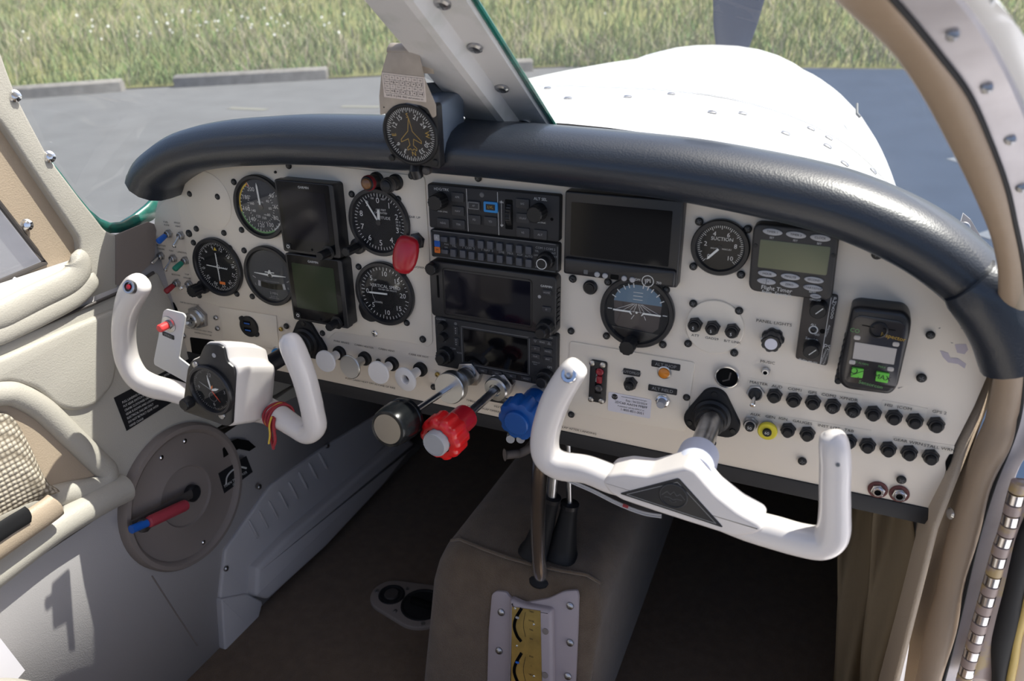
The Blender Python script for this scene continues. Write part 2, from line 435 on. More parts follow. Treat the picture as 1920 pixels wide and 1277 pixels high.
mat('grass_green', (.17, .225, .10), .7, spec=.1, mottle=(.8, (.24, .27, .15), .35, .65))
mat('grass_lush', (.13, .235, .075), .7, spec=.1, mottle=(1.1, (.18, .27, .10), .35, .65))
mat('grass_straw', (.46, .40, .32), .8, spec=.1, mottle=(1.3, (.32, .27, .21), .35, .65))
tag(blades(26000, 'meadow_grass', 'grass_green', 180, 520, 7, .7, 1, .3), 'mid green meadow grass beyond the ramp', 'grass')
tag(blades(15000, 'lush_grass', 'grass_lush', 140, 420, 8, .8, 2, 1.0), 'brighter green patches in the meadow beyond the wheel stops', 'grass')
tag(blades(11000, 'straw_grass', 'grass_straw', 300, 720, 4.5, .9, 5, 1.2), 'dry pale straw stalks standing among the green meadow', 'grass')
R = random.Random(11); m = MB()
for i in range(70):
    s = R.gauss(1500, 1300) if i < 50 else R.uniform(-6000, 14000); d = R.uniform(1500, 6000); p = edge(s, d, R.uniform(380, 520))
    r = R.uniform(8, 17) * (1 + d / 14000); M = look(p, CAM - p + V((R.uniform(-1, 1), R.uniform(-1, 1), 2.2)) * 2500); m.flat(ngon(9, r), 0, M)
o = m.build('daisies', 'petal_white'); o['kind'] = 'stuff'; tag(o, 'white daisies dotted through the meadow', 'wildflowers')

# ---------------------------------------------------------------- engine cowl and propeller
CX = 62.0
def cowl_z(y):   # half width, crown height
    t = (y - 170) / 1350.
    return 500 - 40 * t - 95 * t ** 4 , 118 + 14 * math.sin(min(t, 1.) * pi * .8) - 16 * t
def cowl_sec(y, off=0., n=44, lo=-.02):
    hw, top = cowl_z(max(y, 172)); zc = -230.; rows = []
    for i in range(n + 1):
        th = pi * (i / n) ; c, s = cos(th), sin(th); e = 2 / 2.75
        rows.append(V((CX + (hw + off) * math.copysign(abs(c) ** e, c), y, zc + (top + off - zc) * abs(s) ** e)))
    return rows
cowl = thing('engine_cowl', 'white engine cowl stretching ahead of the windshield', 'cowl', (CX, 700, 0))
m = MB(); secs = []
for y in (78, 172, 280, 400, 560, 780, 900, 1080, 1240, 1360, 1440, 1495, 1520):
    s = cowl_sec(y); k = 1.
    if y > 1430: k = {1440: .99, 1495: .93, 1520: .80}[y]; s = [V((CX + (p.x - CX) * k, y, -230 + (p.z + 230) * k)) for p in s]
    secs.append(s)
m.grid(secs); 
lo = [[s[0], V((s[0].x + 50, s[0].y, -520)), V((s[-1].x - 50, s[0].y, -520)), s[-1]] for s in secs[5:]]; m.grid(lo)
m.f.append(tuple(range(12 * 45, 13 * 45)))
m.build('cowl_skin', 'cowl_white', cowl, sharp=50)
# nose hump over the spinner
m = MB(); rows = []
for y, hw, hgt in ((1180, 20, -8), (1300, 120, 4), (1380, 170, 14), (1440, 195, 26), (1490, 200, 44), (1520, 180, 66), (1540, 160, 20)):
    kk = 1. if y < 1430 else 1 - .2 * (y - 1430) / 90.; hw_, tp_ = cowl_z(y); row = []
    for i in range(17):
        dx = 8 + hw * 1.45 * cos(pi * i / 16); q_ = (1 - min(1, abs(dx) / (hw_ * kk)) ** 2.75) ** (1 / 2.75); row.append(V((CX + dx, y, -230 + (tp_ + 230) * kk * q_ - 4 + (hgt + 8) * (.5 - .5 * cos(2 * pi * i / 16)))))
    rows.append(row)
m.grid(rows); m.build('nose_bowl', 'cowl_white', cowl, sharp=60)
def seam(y, a, b, w=5, off=1.2):
    s = cowl_sec(y, off); t = cowl_sec(y + w, off); return [s[a:b], t[a:b]]
m = MB(); m.grid(seam(430, 4, 41)); m.build('seam', 'seam_dark', cowl)
for yy, idx in ((395, (10, 13, 14, 20, 23, 26, 29)), (285, (6, 8, 9, 12, 15, 18, 22, 26, 30, 34)), (330, (13, 17, 21, 25))):
    s = cowl_sec(yy, .4); 
    for i in idx:
        t = (s[i + 1] - s[i - 1]).normalized(); n_ = t.cross(V((0, 1, 0))); n_ = n_ if n_.z > 0 else -n_
        q = MB(look(s[i], n_, (0, 1, 0))); q.lathe([(6, 0), (6, 1.2), (4, 2.2), (0, 2.4)], 12); q.build('fastener', 'steel', cowl)
m = MB(); p = cowl_sec(560, .8)
m.tube([PY(1607, 195, 620), PY(1607, 214, 585), PY(1612, 219, 580)], 2.2, 6); m.build('oil_door_latch', 'seam_dark', cowl)
# propeller: one blade stands up behind the nose
pr = thing('propeller', 'dark blue-grey propeller blade standing upright beyond the white cowl', 'propeller', (CX + 20, 1600, -20))
def blade(up):
    rows = []
    for r, hc, th, tw in ((70, 34, 30, 40), (140, 50, 22, 34), (200, 64, 17, 30), (300, 78, 13, 26), (420, 84, 11, 22), (600, 80, 9, 18), (760, 66, 7, 15), (880, 44, 5, 13), (930, 14, 3, 12)):
        a = radians(tw) ; row = []
        for i in range(16):
            t = 2 * pi * i / 16; x, y = hc * cos(t), th * sin(t)
            row.append(V((CX + 22 + (x * cos(a) - y * sin(a)) + .03 * r, 1600 + x * sin(a) + y * cos(a), -20 + up * r)))
        rows.append(row)
    mb = MB(); mb.grid(rows, closed_u=True); mb.f.append(tuple(range(8 * 16, 9 * 16))); return mb
blade(1).build('blade', 'prop_paint', pr); blade(-1).build('blade', 'prop_paint', pr)
m = MB(look((CX + 20, 1560, -20), (0, 1, 0))); m.lathe([(110, 0), (112, 40), (100, 120), (70, 200), (30, 250), (0, 262)], 32); m.build('spinner', 'cowl_white', pr)

# ================================================================ WINDSHIELD
def lerp(a, b, t): return a + (b - a) * t
def poly_at(pts, t):
    P = smooth_path(pts, 10); f = t * (len(P) - 1); i = min(int(f), len(P) - 2); return P[i].lerp(P[i + 1], f - i)
cen = [(62, 196, 32), (62, 73, 113), (62, -127, 246), (62, -300, 362)]
sid = [(-462, 20, -40), (-462, -77, -8), (-462, -125, 77), (-461, -146, 150), (-460, -152, 195), (-452, -175, 300), (-430, -230, 362)]
for nm, sg, lab in (('window_1', 1, 'left windshield pane'), ('window_2', -1, 'right windshield pane')):
    rows = []
    for i in range(17):
        t = i / 16; c = poly_at(cen, t); s = poly_at(sid, t); row = []
        for k in range(15):
            q = k / 14; f = 1 - q ** 3.2
            x = lerp(c.x, s.x, q); row.append(V((x if sg > 0 else 2 * CX - x, lerp(s.y, c.y, f), lerp(s.z, c.z, f))))
        rows.append(row)
    m = MB(); m.grid(rows); struct(m.build(nm, 'windshield_glass', sharp=60), lab)
# tinted acrylic edge where the pane meets the left post
m = MB(); P = [PX(x, y, -457) for x, y in ((90, 297), (112, 325), (140, 363), (165, 393), (186, 410), (206, 418), (228, 416), (250, 403), (272, 386), (284, 374), (292, 362))]
Q = [PX(x, y, -457) for x, y in ((90, 298), (108, 330), (132, 368), (154, 400), (176, 426), (200, 437), (226, 436), (255, 428), (284, 412), (300, 396), (306, 380))]
m.grid([P, Q]); m.build('trim_1', 'teal_edge', sharp=60, solid=6)['kind'] = 'structure'
# centre post
post = thing('windshield_post', 'painted metal centre post between the two windshield panes', 'post', (62, 73, 110))
ax = [V((62, 200, 22)), V((62, 73, 108)), V((62, -127, 240)), V((62, -330, 375))]
sec = [(-46, 10), (-46, 0), (-40, -3), (-33, -14), (26, -22), (34, -20), (40, -6), (74, -2), (76, 2), (74, 10)]
m = MB(); d = (ax[2] - ax[1]).normalized(); nrm = V((0, -d.z, d.y)).normalized(); nrm = nrm if nrm.y < 0 else -nrm   # towards the cabin
PW = .78
m.grid([[p + V((a * PW, 0, 0)) - nrm * b for a, b in sec] for p in ax], closed_u=True); m.build('channel', 'post_paint', post, sharp=25)
for px, py in ((830, 4), (891, 87), (941, 163), (985, 228)):
    p = on_plane(px, py, ax[1] + nrm * 4, nrm); q = MB(look(p, nrm)); q.lathe([(7.5, 0), (7.5, 2.5), (5.5, 4), (0, 4.4)], 20); q.build('screw', 'steel', post)
    q = MB(look(p + nrm * 4.5, nrm)); q.line([(-3.6, 0), (3.6, 0)], 1.1, 0).line([(0, -3.6), (0, 3.6)], 1.1, 0); q.build('screw_slot', 'seam_dark', post)
m = MB(); m.tube([p + V((78 * PW, 0, 0)) - nrm * 4 for p in ax], 3, 8); m.build('edge_seal', 'teal_edge', post)
# unseen roof with headliner, cut short aft so sky light reaches the panel
m = MB(); rows = []
for y in (-262, -340, -420, -500):
    rows.append([V((CX + 505 * sin(a), y + (18 if y == -262 else 0), 318 + 96 * cos(a) ** .8 if abs(a) < 1.57 else 318)) for a in [radians(-88 + 176 * i / 16) for i in range(17)]])
m.grid(rows); struct(m.build('ceiling', 'headliner', solid=14, sharp=60))
# ================================================================ CABIN SHELL
LW0, LWN = V((-455, 0, -50)), V((1, 0, .0925))
LWn = LWN.normalized()
def LW(px, py, off=0.): return on_plane(px, py, LW0 + LWn * off, LWN)
def lwu(z): return -455 + (-50 - z) * .0925
FLZ = -720.0
# floor
m = MB(); m.slab([V((-400, -900, FLZ)), V((600, -900, FLZ)), V((600, 760, FLZ)), V((-400, 760, FLZ))], 20, (0, 0, 1))
struct(m.build('floor', 'carpet_brown'))
# firewall ahead of the pedals, and the deck over the footwell
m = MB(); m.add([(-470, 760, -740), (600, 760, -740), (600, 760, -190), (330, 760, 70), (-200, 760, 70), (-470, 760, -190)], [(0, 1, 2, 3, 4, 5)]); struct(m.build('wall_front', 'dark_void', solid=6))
# left side wall
m = MB(); m.add([(lwu(FLZ - 10), -1300, FLZ - 10), (lwu(FLZ - 10), 760, FLZ - 10), (lwu(-52), 760, -52), (lwu(-52), -1300, -52)], [(0, 1, 2, 3)])
struct(m.build('wall_left', 'grey_wall', solid=8))
# upper left moulding: window post, sill and door-post trim, vinyl covered
lt = thing('side_trim', 'tan vinyl moulding round the left side window and windshield post', 'trim panel', (-455, -120, -40))
tyz = lambda q: (PX(*q, -447).y, PX(*q, -447).z)
up = [tyz(q) for q in ((222, 530), (221, 440), (209, 438), (196, 431), (178, 407), (150, 372), (120, 332), (92, 296), (62, 240), (32, 182), (16, 140), (2, 100))] + [(-172, 300), (-215, 400),
      (-330, 400), (-262, 300), (-215, 200), (-190, 150), (-172, 118), (-150, 60), (-130, 8), (-116, -28), (-120, -50), (-150, -62), (-300, -74), (-1000, -80), (-1000, -150), (-400, -128)] + [tyz(q) for q in ((0, 646), (60, 620), (120, 594), (180, 569), (226, 549))]
M = frame(V((-462, 0, 0)), (0, -1, 0), (0, 0, 1), (1, 0, 0))     # local x = aft, y = up, z = inboard
m = MB(M); m.prism([(-y, z) for y, z in roundpoly(up, 6, 3)], 0, 16, 4, back=False, steps=3); m.build('upper_moulding', 'tan_vinyl', lt, sharp=50)
# recessed return to the pane
rec = [(-172, 118), (-150, 60), (-130, 8), (-116, -28), (-120, -52), (-150, -66), (-1000, -82), (-1000, -60), (-230, -52), (-160, -46), (-168, -28), (-196, 38), (-222, 104), (-246, 200), (-300, 400), (-330, 400), (-215, 200)]
m = MB(M); m.prism([(-y, z) for y, z in rec], -4, 4, 0); m.build('window_reveal', 'tan_trim', lt)
def fade(n, r, k=7): return [r * min(1, .12 + .88 * sin(pi / 2 * min(1, min(i, n - 1 - i) / k))) for i in range(n)]
def roll(pts, r, mt, name, off=6, ry=None, n=16):
    P = smooth_path([LW(*p, off) for p in pts], 6); mb = MB(); mb.tube(P, fade(len(P), r), n, up=tuple(LWn), ry=fade(len(P), ry)); return mb.build(name, mt, lt, sharp=50)
roll([(-60, 618), (0, 592), (70, 556), (128, 528), (147, 506), (143, 486), (134, 478)], 17, 'tan_vinyl', 'sill_roll', 13, 8)
roll([(-60, 655), (0, 627), (80, 590), (140, 558), (168, 530), (176, 512)], 13, 'tan_vinyl', 'sill_roll', 12, 6)
for px, py, u in ((27, 180, -448), (92, 294, -448), (50, 422, -458), (26, 531, -458)):
    p = PX(px, py, u + 2); q = MB(look(p, V((1, -.5, .25)))); q.lathe([(7, 0), (7, 1.5), (4.8, 3), (3.4, 4.6), (0, 5)], 20)
    q.build('screw', 'chrome', lt)
# pane frame and side pane
m = MB(M); fr = [(-300, 400), (-246, 200), (-222, 104), (-196, 38), (-168, -28), (-160, -46), (-230, -52), (-1000, -60)]
m.tube([(-y, z, 4) for y, z in fr], 3.2, 8); m.build('window_bead', 'crank_brown', lt)
m = MB(M); m.flat([(-y, z) for y, z in fr + [(-1000, 400)]], -6); struct(m.build('window_3', 'side_glass'), 'left side window pane')
# tan door liner below the groove, then the pocket and the arm rest
dl = thing('side_liner', 'tan vinyl liner with a map pocket below the left window', 'trim panel', (-440, -150, -250))
def slab(pts, z0, z1, bev, name, mt, parent, r=8):
    # polygon traced on the wall, raised from z0 to z1 above it
    o = LW(*pts[0]); X = V((0, -1, 0)); Y = LWn.cross(X); Mx = frame(o, X, Y, LWn); inv = Mx.inverted()
    P = [(inv @ LW(*p)).xy for p in pts]; mb = MB(Mx); mb.prism(roundpoly([tuple(p) for p in P], r, 3), z0, z1, bev, steps=3); return mb.build(name, mt, parent, sharp=45)
slab([(-150, 712), (0, 643), (120, 591), (236, 540), (290, 508), (318, 570), (345, 640), (470, 660), (600, 690), (560, 740), (400, 812), (300, 862), (230, 925), (110, 1012), (0, 1094), (-160, 1200)], 0, 6, 3, 'liner', 'tan_vinyl', dl, 6)
P = smooth_path([LW(*p, 8) for p in ((-120, 698), (0, 645), (120, 593), (236, 542), (288, 511))], 6); m = MB(); m.tube(P, 2.4, 8); m.build('groove', 'crank_brown', dl, sharp=60)
slab([(-130, 712), (0, 664), (120, 612), (205, 578), (222, 585), (216, 640), (204, 720), (166, 762), (128, 770), (96, 762), (60, 728), (0, 712), (-120, 770)], 4, 13, 7, 'raised_panel', 'tan_vinyl', dl, 12)
def droll(pts, r, name, off, ry, mt='tan_vinyl', n=16, per=6):
    P = smooth_path([LW(*p, off) for p in pts], per); mb = MB(); mb.tube(P, r, n, up=tuple(LWn), ry=ry); return mb.build(name, mt, dl, sharp=50)
droll([(-100, 748), (0, 738), (34, 742), (80, 768), (130, 815), (178, 862), (200, 884), (196, 902), (176, 914), (120, 926), (60, 942), (0, 962), (-90, 1005)], 15, 'pocket_rim', 8, 13)
slab([(-100, 756), (0, 742), (30, 746), (90, 790), (150, 850), (188, 886), (176, 906), (110, 920), (40, 944), (-100, 1000)], 5, 7, 0, 'pocket_back', 'tan_trim', dl)
# woven pocket cloth, sagging between rim and wall
rows = []
A = [(-100, 800), (-40, 782), (0, 775), (22, 782), (40, 806), (60, 845), (78, 884), (92, 905), (104, 914)]
B = [(-100, 1000), (-40, 990), (0, 972), (14, 964), (32, 955), (52, 945), (70, 938), (86, 932), (100, 926)]
PA = smooth_path([LW(*p, 14) for p in A], 6); PB = smooth_path([LW(*p, 20) for p in B], 6)
mm = mat('woven_pocket', (.47, .42, .345), .8, spec=.1)
nt = mm.node_tree; bb = nt.nodes['Principled BSDF']; tcn = nt.nodes.new('ShaderNodeTexCoord'); vv = nt.nodes.new('ShaderNodeTexVoronoi'); vv.inputs['Scale'].default_value = 165; vv.inputs['Randomness'].default_value = .12
bp = nt.nodes.new('ShaderNodeBump'); bp.inputs['Strength'].default_value = .8; bp.inputs['Distance'].default_value = .004; bp.invert = True
nt.links.new(tcn.outputs['Object'], vv.inputs['Vector']); nt.links.new(vv.outputs['Distance'], bp.inputs['Height']); nt.links.new(bp.outputs['Normal'], bb.inputs['Normal'])
cr = nt.nodes.new('ShaderNodeValToRGB'); cr.color_ramp.elements[0].color = (.50, .45, .37, 1); cr.color_ramp.elements[1].color = (.20, .17, .13, 1); cr.color_ramp.elements[0].position = .3; cr.color_ramp.elements[1].position = .62
nt.links.new(vv.outputs['Distance'], cr.inputs['Fac']); nt.links.new(cr.outputs['Color'], bb.inputs['Base Color'])
m = MB(); m.grid([[a.lerp(b, t) + LWn * (10 * sin(pi * t)) for a, b in zip(PA, PB)] for t in (0, .2, .4, .6, .8, 1)]); m.build('pocket_cloth', 'woven_pocket', dl, sharp=70)
# arm rest with its pad and darker patch
droll([(232, 915), (200, 930), (150, 958), (90, 995), (0, 1062), (-100, 1135)], [6, 14, 18, 20, 22, 24] and 20, 'armrest', 14, 22)
P = smooth_path([LW(*p, 46) for p in ((106, 944), (92, 956), (50, 985), (0, 1020), (-100, 1090))], 6)
m = MB(); m.tube(P, [10] + [17] * (len(P) - 1), 14, up=tuple(LWn), ry=9); m.build('armrest_pad', 'tan_trim', dl, sharp=50)
P = smooth_path([LW(*p, 57) for p in ((56, 962), (40, 972), (20, 984), (-10, 1004), (-100, 1064))], 5)
m = MB(); m.tube(P, [6] + [11] * (len(P) - 1), 10, up=tuple(LWn), ry=2); m.build('dark_patch', 'rubber', dl, sharp=50)
# grey flap between the moulding and the panel edge
m = MB(); pts = [(218, 441), (278, 416), (289, 420), (293, 432), (290, 480), (282, 496), (236, 536), (218, 534)]
m.slab([PX(x, y, -444) for x, y in pts], 3, (1, 0, 0)); m.build('corner_flap', 'taupe', lt)
# emergency-extension placard
pl = thing('gear_placard', 'black instruction placard with white print on the left side wall', 'placard', tuple(LW(310, 730)))
pts = [(214, 746), (372, 664), (424, 690), (238, 808)]
Pp = [LW(*p, 7) for p in pts]; m = MB(); m.slab(Pp, .8, LWn); m.build('placard_plate', 'black_satin', pl)
X = (Pp[1] - Pp[0]).normalized(); Y = (Pp[0] - Pp[3]); Y = (Y - X * Y.dot(X)).normalized(); Mx = frame(Pp[0] + LWn * .5, X, Y, X.cross(Y) if X.cross(Y).x > 0 else -X.cross(Y))
m = MB(Mx); H = (Pp[0] - Pp[3]).length; W_ = (Pp[1] - Pp[0]).length
for i, s in enumerate(('EMERGENCY GEAR EXTENSION', 'PULL LANDING GEAR CIRCUIT BREAKER', 'PUT GEAR SWITCH IN DOWN POSITION', 'CRANK CLOCKWISE UNTIL', 'GEAR IS DOWN AND LOCKED', 'ELECTRICAL FAILURE ONLY', 'DO NOT RETRACT GEAR WITH', 'HAND CRANK')):
    m.text(s, H * .062, 6 + (W_ * .3 if i == 0 else 3), -H * (.11 + .115 * i), 0, align='l', sx=.8)
m.build('lettering', 'white_ink', pl)
# gear crank wheel cover on the wall
ctr = LW(338, 928); Xa = V((0, 1, 0)); Ya = LWn.cross(Xa); Mc = frame(ctr, Xa, Ya, LWn); Mi = Mc.inverted()
RW = (Mi @ LW(221, 945)).length * 1.03
cw = thing('gear_crank', 'round taupe wall cover with a folding red-handled crank', 'crank', tuple(ctr))
m = MB(Mc); m.lathe([(RW, 0), (RW, 14), (RW - 3, 19), (RW - 9, 20), (RW - 13, 17), (RW - 15, 12), (RW * .47, 12), (RW * .44, 14), (RW * .42, 14), (RW * .40, 11), (0, 11)], 64); m.build('cover', 'taupe', cw, sharp=40)
def on_c(px, py, h=12): return on_plane(px, py, ctr + LWn * h, LWN)
h0 = on_c(357, 924, 13); m = MB(look(h0, LWn)); m.lathe([(13, 0), (13, 8), (10, 10), (0, 10)], 24); m.build('hub', 'black_satin', cw)
a, b = on_c(359, 926, 26), on_c(246, 985, 26); m = MB(); m.tube([a, b], 7, 10, up=tuple(LWn), ry=3); m.build('crank_arm', 'crank_brown', cw)
a, b = on_c(277, 980, 38), on_c(350, 946, 38); m = MB(); m.tube([a.lerp(b, t) for t in (0, .03, .1, .9, .97, 1)], [6, 8, 8.6, 8.6, 8, 6], 16); m.build('handle', 'red_handle', cw)
a, b = on_c(246, 993, 36), on_c(276, 980, 36); m = MB(); m.tube([a, b], 6, 12); m.build('handle_tip', 'blue_sleeve', cw)
m = MB(look(on_c(266, 984, 30), LWn)); m.lathe([(10, 0), (10, 8), (0, 9)], 8); m.build('pivot_nut', 'steel', cw)
for px, py in ((302, 858), (346, 827), (381, 1017)):
    m = MB(look(on_c(px, py, 12), LWn)); m.lathe([(4, 0), (3.6, 1.6), (2, 2.6), (0, 2.8)], 14); m.build('screw', 'chrome', cw)
arc = [(418, 842), (428, 829), (446, 823), (466, 826), (480, 838), (468, 846), (448, 842), (432, 850), (420, 858)]
m = MB(); m.slab([on_c(x, y, 13) for x, y in arc], 1, LWn); m.build('indicator_window', 'dark_void', cw)
m = MB(look(on_c(431, 838, 13.6), LWn)); m.disc(7); m.build('indicator_flag', 'red_handle', cw)
pts = [(410, 888), (462, 855), (474, 885), (421, 925)]; m = MB(); Pp = [on_c(x, y, 13.5) for x, y in pts]; m.slab(Pp, .6, LWn); m.build('arrow_decal', 'black_satin', cw)
m = MB(); Pq = [on_c(x, y, 14.2) for x, y in ((424, 908), (426, 894), (436, 882), (450, 876), (462, 878))]
X = (Pp[1] - Pp[0]).normalized(); Y = (Pp[0] - Pp[3]); Y = (Y - X * Y.dot(X)).normalized(); Mx = frame(Pp[3] + LWn * .6, X, Y, LWn); Mxi = Mx.inverted()
m.M = Mx; m.line([(Mxi @ q).xy for q in smooth_path(Pq, 5)], 3, 0); m.text('TURN TO LOWER', 4.6, 27, 11, 0); m.text('GEAR', 4.6, 27, 4.5, 0); m.build('decal_print', 'white_ink', cw)
# ribbed duct along the wall and floor
dk = thing('side_duct', 'grey ribbed side duct running low along the left wall', 'duct', tuple(LW(540, 950)))
def dslab(pts, z0, z1, bev, name, mt, r=5):
    o = LW(*pts[0]); X = V((0, -1, 0)); Y = LWn.cross(X); Mx = frame(o, X, Y, LWn); inv = Mx.inverted()
    P = [tuple((inv @ LW(*p)).xy) for p in pts]; mb = MB(Mx); mb.prism(roundpoly(P, r, 3), z0, z1, bev, steps=3); return mb.build(name, mt, dk, sharp=40)
dslab([(404, 1120), (414, 1030), (500, 908), (600, 838), (770, 735), (800, 745), (730, 850), (640, 935), (560, 1010), (468, 1092), (452, 1140)], 0, 10, 4, 'duct_plate', 'grey_wall')
dslab([(458, 1060), (520, 998), (740, 815), (760, 830), (700, 905), (590, 1020), (480, 1118), (456, 1112)], 4, 30, 8, 'duct_rail', 'grey_wall')
dslab([(402, 1120), (450, 1110), (480, 1125), (466, 1180), (438, 1222), (408, 1215)], 2, 16, 3, 'duct_end_cover', 'grey_wall')
for i in range(8):
    t = i / 7.; a = LW(lerp(466, 598, t), lerp(975, 850, t), 11); b = LW(lerp(484, 614, t), lerp(1010, 880, t), 11)
    m = MB(); m.tube([a, a.lerp(b, .1), a.lerp(b, .9), b], [.5, 2.6, 2.6, .5], 8); m.build('rib', 'grey_wall', dk, sharp=60)
for px, py in ((424, 1066), (486, 913), (614, 836)):
    m = MB(look(LW(px, py, 11), LWn)); m.lathe([(5, 0), (4.4, 2), (2.6, 3.2), (0, 3.4)], 14); m.build('screw', 'steel', dk)
# seam in the grey wall panel
m = MB(); m.tube([LW(285, 1080, 4.6), LW(330, 1150, 4.6), LW(370, 1210, 4.6)], 1.2, 6); o = m.build('trim_2', 'taupe'); struct(o)

# ---------------------------------------------------------------- carpeted tunnel
tz, u0, u1 = -472., -32., 222.
cs = thing('centre_tunnel', 'tan carpeted centre tunnel between the footwells', 'tunnel', (95, 300, FLZ))
rows = []
def tun(y, dz=0., sh=0.):
    r = 42; out = [V((u0 - 8 + sh, y, FLZ))]
    for i in range(9):
        a = radians(180 - 90 * i / 8); out.append(V((u0 + sh + r + r * cos(a), y, tz - dz - r + r * sin(a))))
    for i in range(9):
        a = radians(90 - 90 * i / 8); out.append(V((u1 - sh - r + r * cos(a), y, tz - dz - r + r * sin(a))))
    out.append(V((u1 + 4 - sh, y, FLZ))); return out
for y, dz, sh in ((-66, 236, 4), (-58, 210, 3), (-8, 60, 1), (4, 26, 0), (20, 8, 0), (42, 0, 0), (300, 0, 2), (760, -10, 8)): rows.append(tun(y, dz, sh))
m = MB(); m.grid(rows); m.build('carpet_cover', 'carpet_tan', cs, sharp=70)
m = MB(); m.tube([V((u0 + 12, 40, tz - 12))] + [V((lerp(u0 + 30, u1 - 30, t), 34 - 10 * sin(pi * t), tz + .5)) for t in (0, .2, .4, .6, .8, 1)] + [V((u1 - 12, 40, tz - 12))], 2.4, 8); m.build('piping', 'carpet_tan', cs)
# rear-face placard plate with the two brass trim scales
TN = V((0, -1, .33)).normalized(); T0 = V((95, -10, -540))
def TP(px, py, off=0.): return on_plane(px, py, T0 + TN * off, TN)
tp = thing('trim_indicator', 'plum plastic plate with two brass trim scales on the tunnel rear', 'trim indicator', tuple(TP(1000, 1190)))
o = TP(1000, 1190); X = V((1, 0, 0)); Y = TN.cross(X); Mt = frame(o, X, Y, TN); Mti = Mt.inverted()
def tl(px, py, off=0.): return tuple((Mti @ TP(px, py, off)).xy)
ol = [(924, 1112), (932, 1106), (952, 1108), (958, 1118), (985, 1128), (1030, 1120), (1060, 1106), (1084, 1104), (1087, 1115), (1085, 1180), (1080, 1290), (915, 1290), (918, 1180)]
m = MB(Mt); m.prism(roundpoly([tl(*p) for p in ol], 4, 3), 0, 5, 2); m.build('plate', 'plum_plastic', tp)
m = MB(Mt); m.prism(roundpoly([tl(*p, 8) for p in ((958, 1118), (985, 1130), (1038, 1140), (1040, 1290), (955, 1290))], 5, 3), 4, 16, 6, steps=3); m.build('scale_housing', 'plum_plastic', tp, sharp=45)
m = MB(Mt); m.prism([tl(*p, 17) for p in ((960, 1138), (1013, 1146), (1016, 1290), (958, 1290))], 15, 17); m.build('scale_plate', 'brass', tp)
for cx, cy, mtl in ((969, 1172, 'dark_void'), (969, 1256, 'dark_void')):
    A = [(cx + 8, cy - 30), (cx - 2, cy - 12), (cx - 5, cy + 4), (cx, cy + 20), (cx + 7, cy + 30)]
    m = MB(Mt); m.line(smooth_path([tl(*p, 17.6) for p in A], 5), 4.4, 17.4); m.build('scale_slot', mtl, tp)
    m = MB(Mt)
    for k in range(4): x, y = tl(cx + 22, cy - 26 + 17 * k, 17.6); m.text(('TRIM', 'NOSE', 'TAIL', 'DN')[k] if cy < 1200 else ('RUD', 'L', 'NEUT', 'R')[k], 2.2, x + 4, y, 17.4)
    m.line(smooth_path([tl(*p, 17.6) for p in ((cx + 16, cy - 24), (cx + 12, cy), (cx + 16, cy + 22))], 4), .5, 17.4); m.build('scale_print', 'black_ink', tp)
    m = MB(Mt); x, y = tl(cx + 1, cy - 14, 17.6); m.prism(rrect(5, 3, 1, 3, x, y), 17, 18.4); m.build('pointer', 'button_grey' if cy < 1200 else 'blue_sleeve', tp)
for px, py in ((940, 1148), (936, 1220), (1069, 1136), (1069, 1205), (1065, 1268)):
    m = MB(Mt @ Matrix.Translation((*tl(px, py, 5), 5))); m.lathe([(5.4, 0), (4.8, 2), (2.8, 3.4), (0, 3.6)], 16); m.build('screw', 'steel', tp)
for px, py in ((966, 1141), (1001, 1171), (969, 1211), (1001, 1268)):
    m = MB(Mt @ Matrix.Translation((*tl(px, py, 17), 17))); m.lathe([(2, 0), (1.6, 1), (0, 1.4)], 10); m.build('rivet', 'chrome', tp)
for px, py in ((1023, 1184), (1022, 1266)):
    m = MB(Mt @ Matrix.Translation((*tl(px, py, 16), 16))); m.lathe([(4.5, 0), (4.2, 1.2), (0, 1.6)], 14); m.build('plug', 'taupe', tp)
# chrome bar lever and two booted levers rising from the tunnel
lv = thing('flap_lever', 'long chrome tube lever rising from the tunnel carpet', 'lever', (130, 10, tz))
b = PZ(1014, 1082, -486); pts = [b, PY(1010, 1030, b.y - 2), PY(1009, 960, b.y - 12), PY(1012, 890, b.y - 26), PY(1016, 840, b.y - 34)]
m = MB(); m.tube(smooth_path(pts, 6), 10.4, 20); m.build('lever_tube', 'chrome', lv)
m = MB(look(b + V((0, 0, -2)), (0, -.3, 1))); m.lathe([(17, 0), (16, 3), (12, 5), (0, 5)], 24); m.build('lever_collar', 'rubber', lv)
for nm, base, tip, rt, lab in (('a', (1052, 1040), (1068, 948), (1066, 826), 'black rubber boot with a thin steel lever, right of the chrome tube'), ('b', (1004, 1036), (1034, 935), (1042, 850), 'black rubber boot behind the chrome tube on the tunnel')):
    p = PZ(*base, tz); q = PY(*tip, p.y + 8); r = PY(*rt, p.y + 16)
    t = thing('lever_boot', lab, 'lever', tuple(p)); m = MB()
    ps = [p.lerp(q, f) for f in (0, .02, .05, .25, .5, .75, .95, 1.)]; m.tube(ps, [24, 24, 21, 18, 15, 12.5, 11, 11.5], 20, up=(0, -1, 0), sq=2.8); m.build('boot', 'rubber', t, sharp=50)
    m = MB(look(q, q - p)); m.lathe([(11, -3), (13, -2), (13, 4), (9, 5), (0, 5)], 20); m.build('boot_collar', 'black_satin', t)
    m = MB(); m.tube([q, r], 4.2 if nm == 'a' else 7, 14); m.build('lever_rod', 'steel', t)
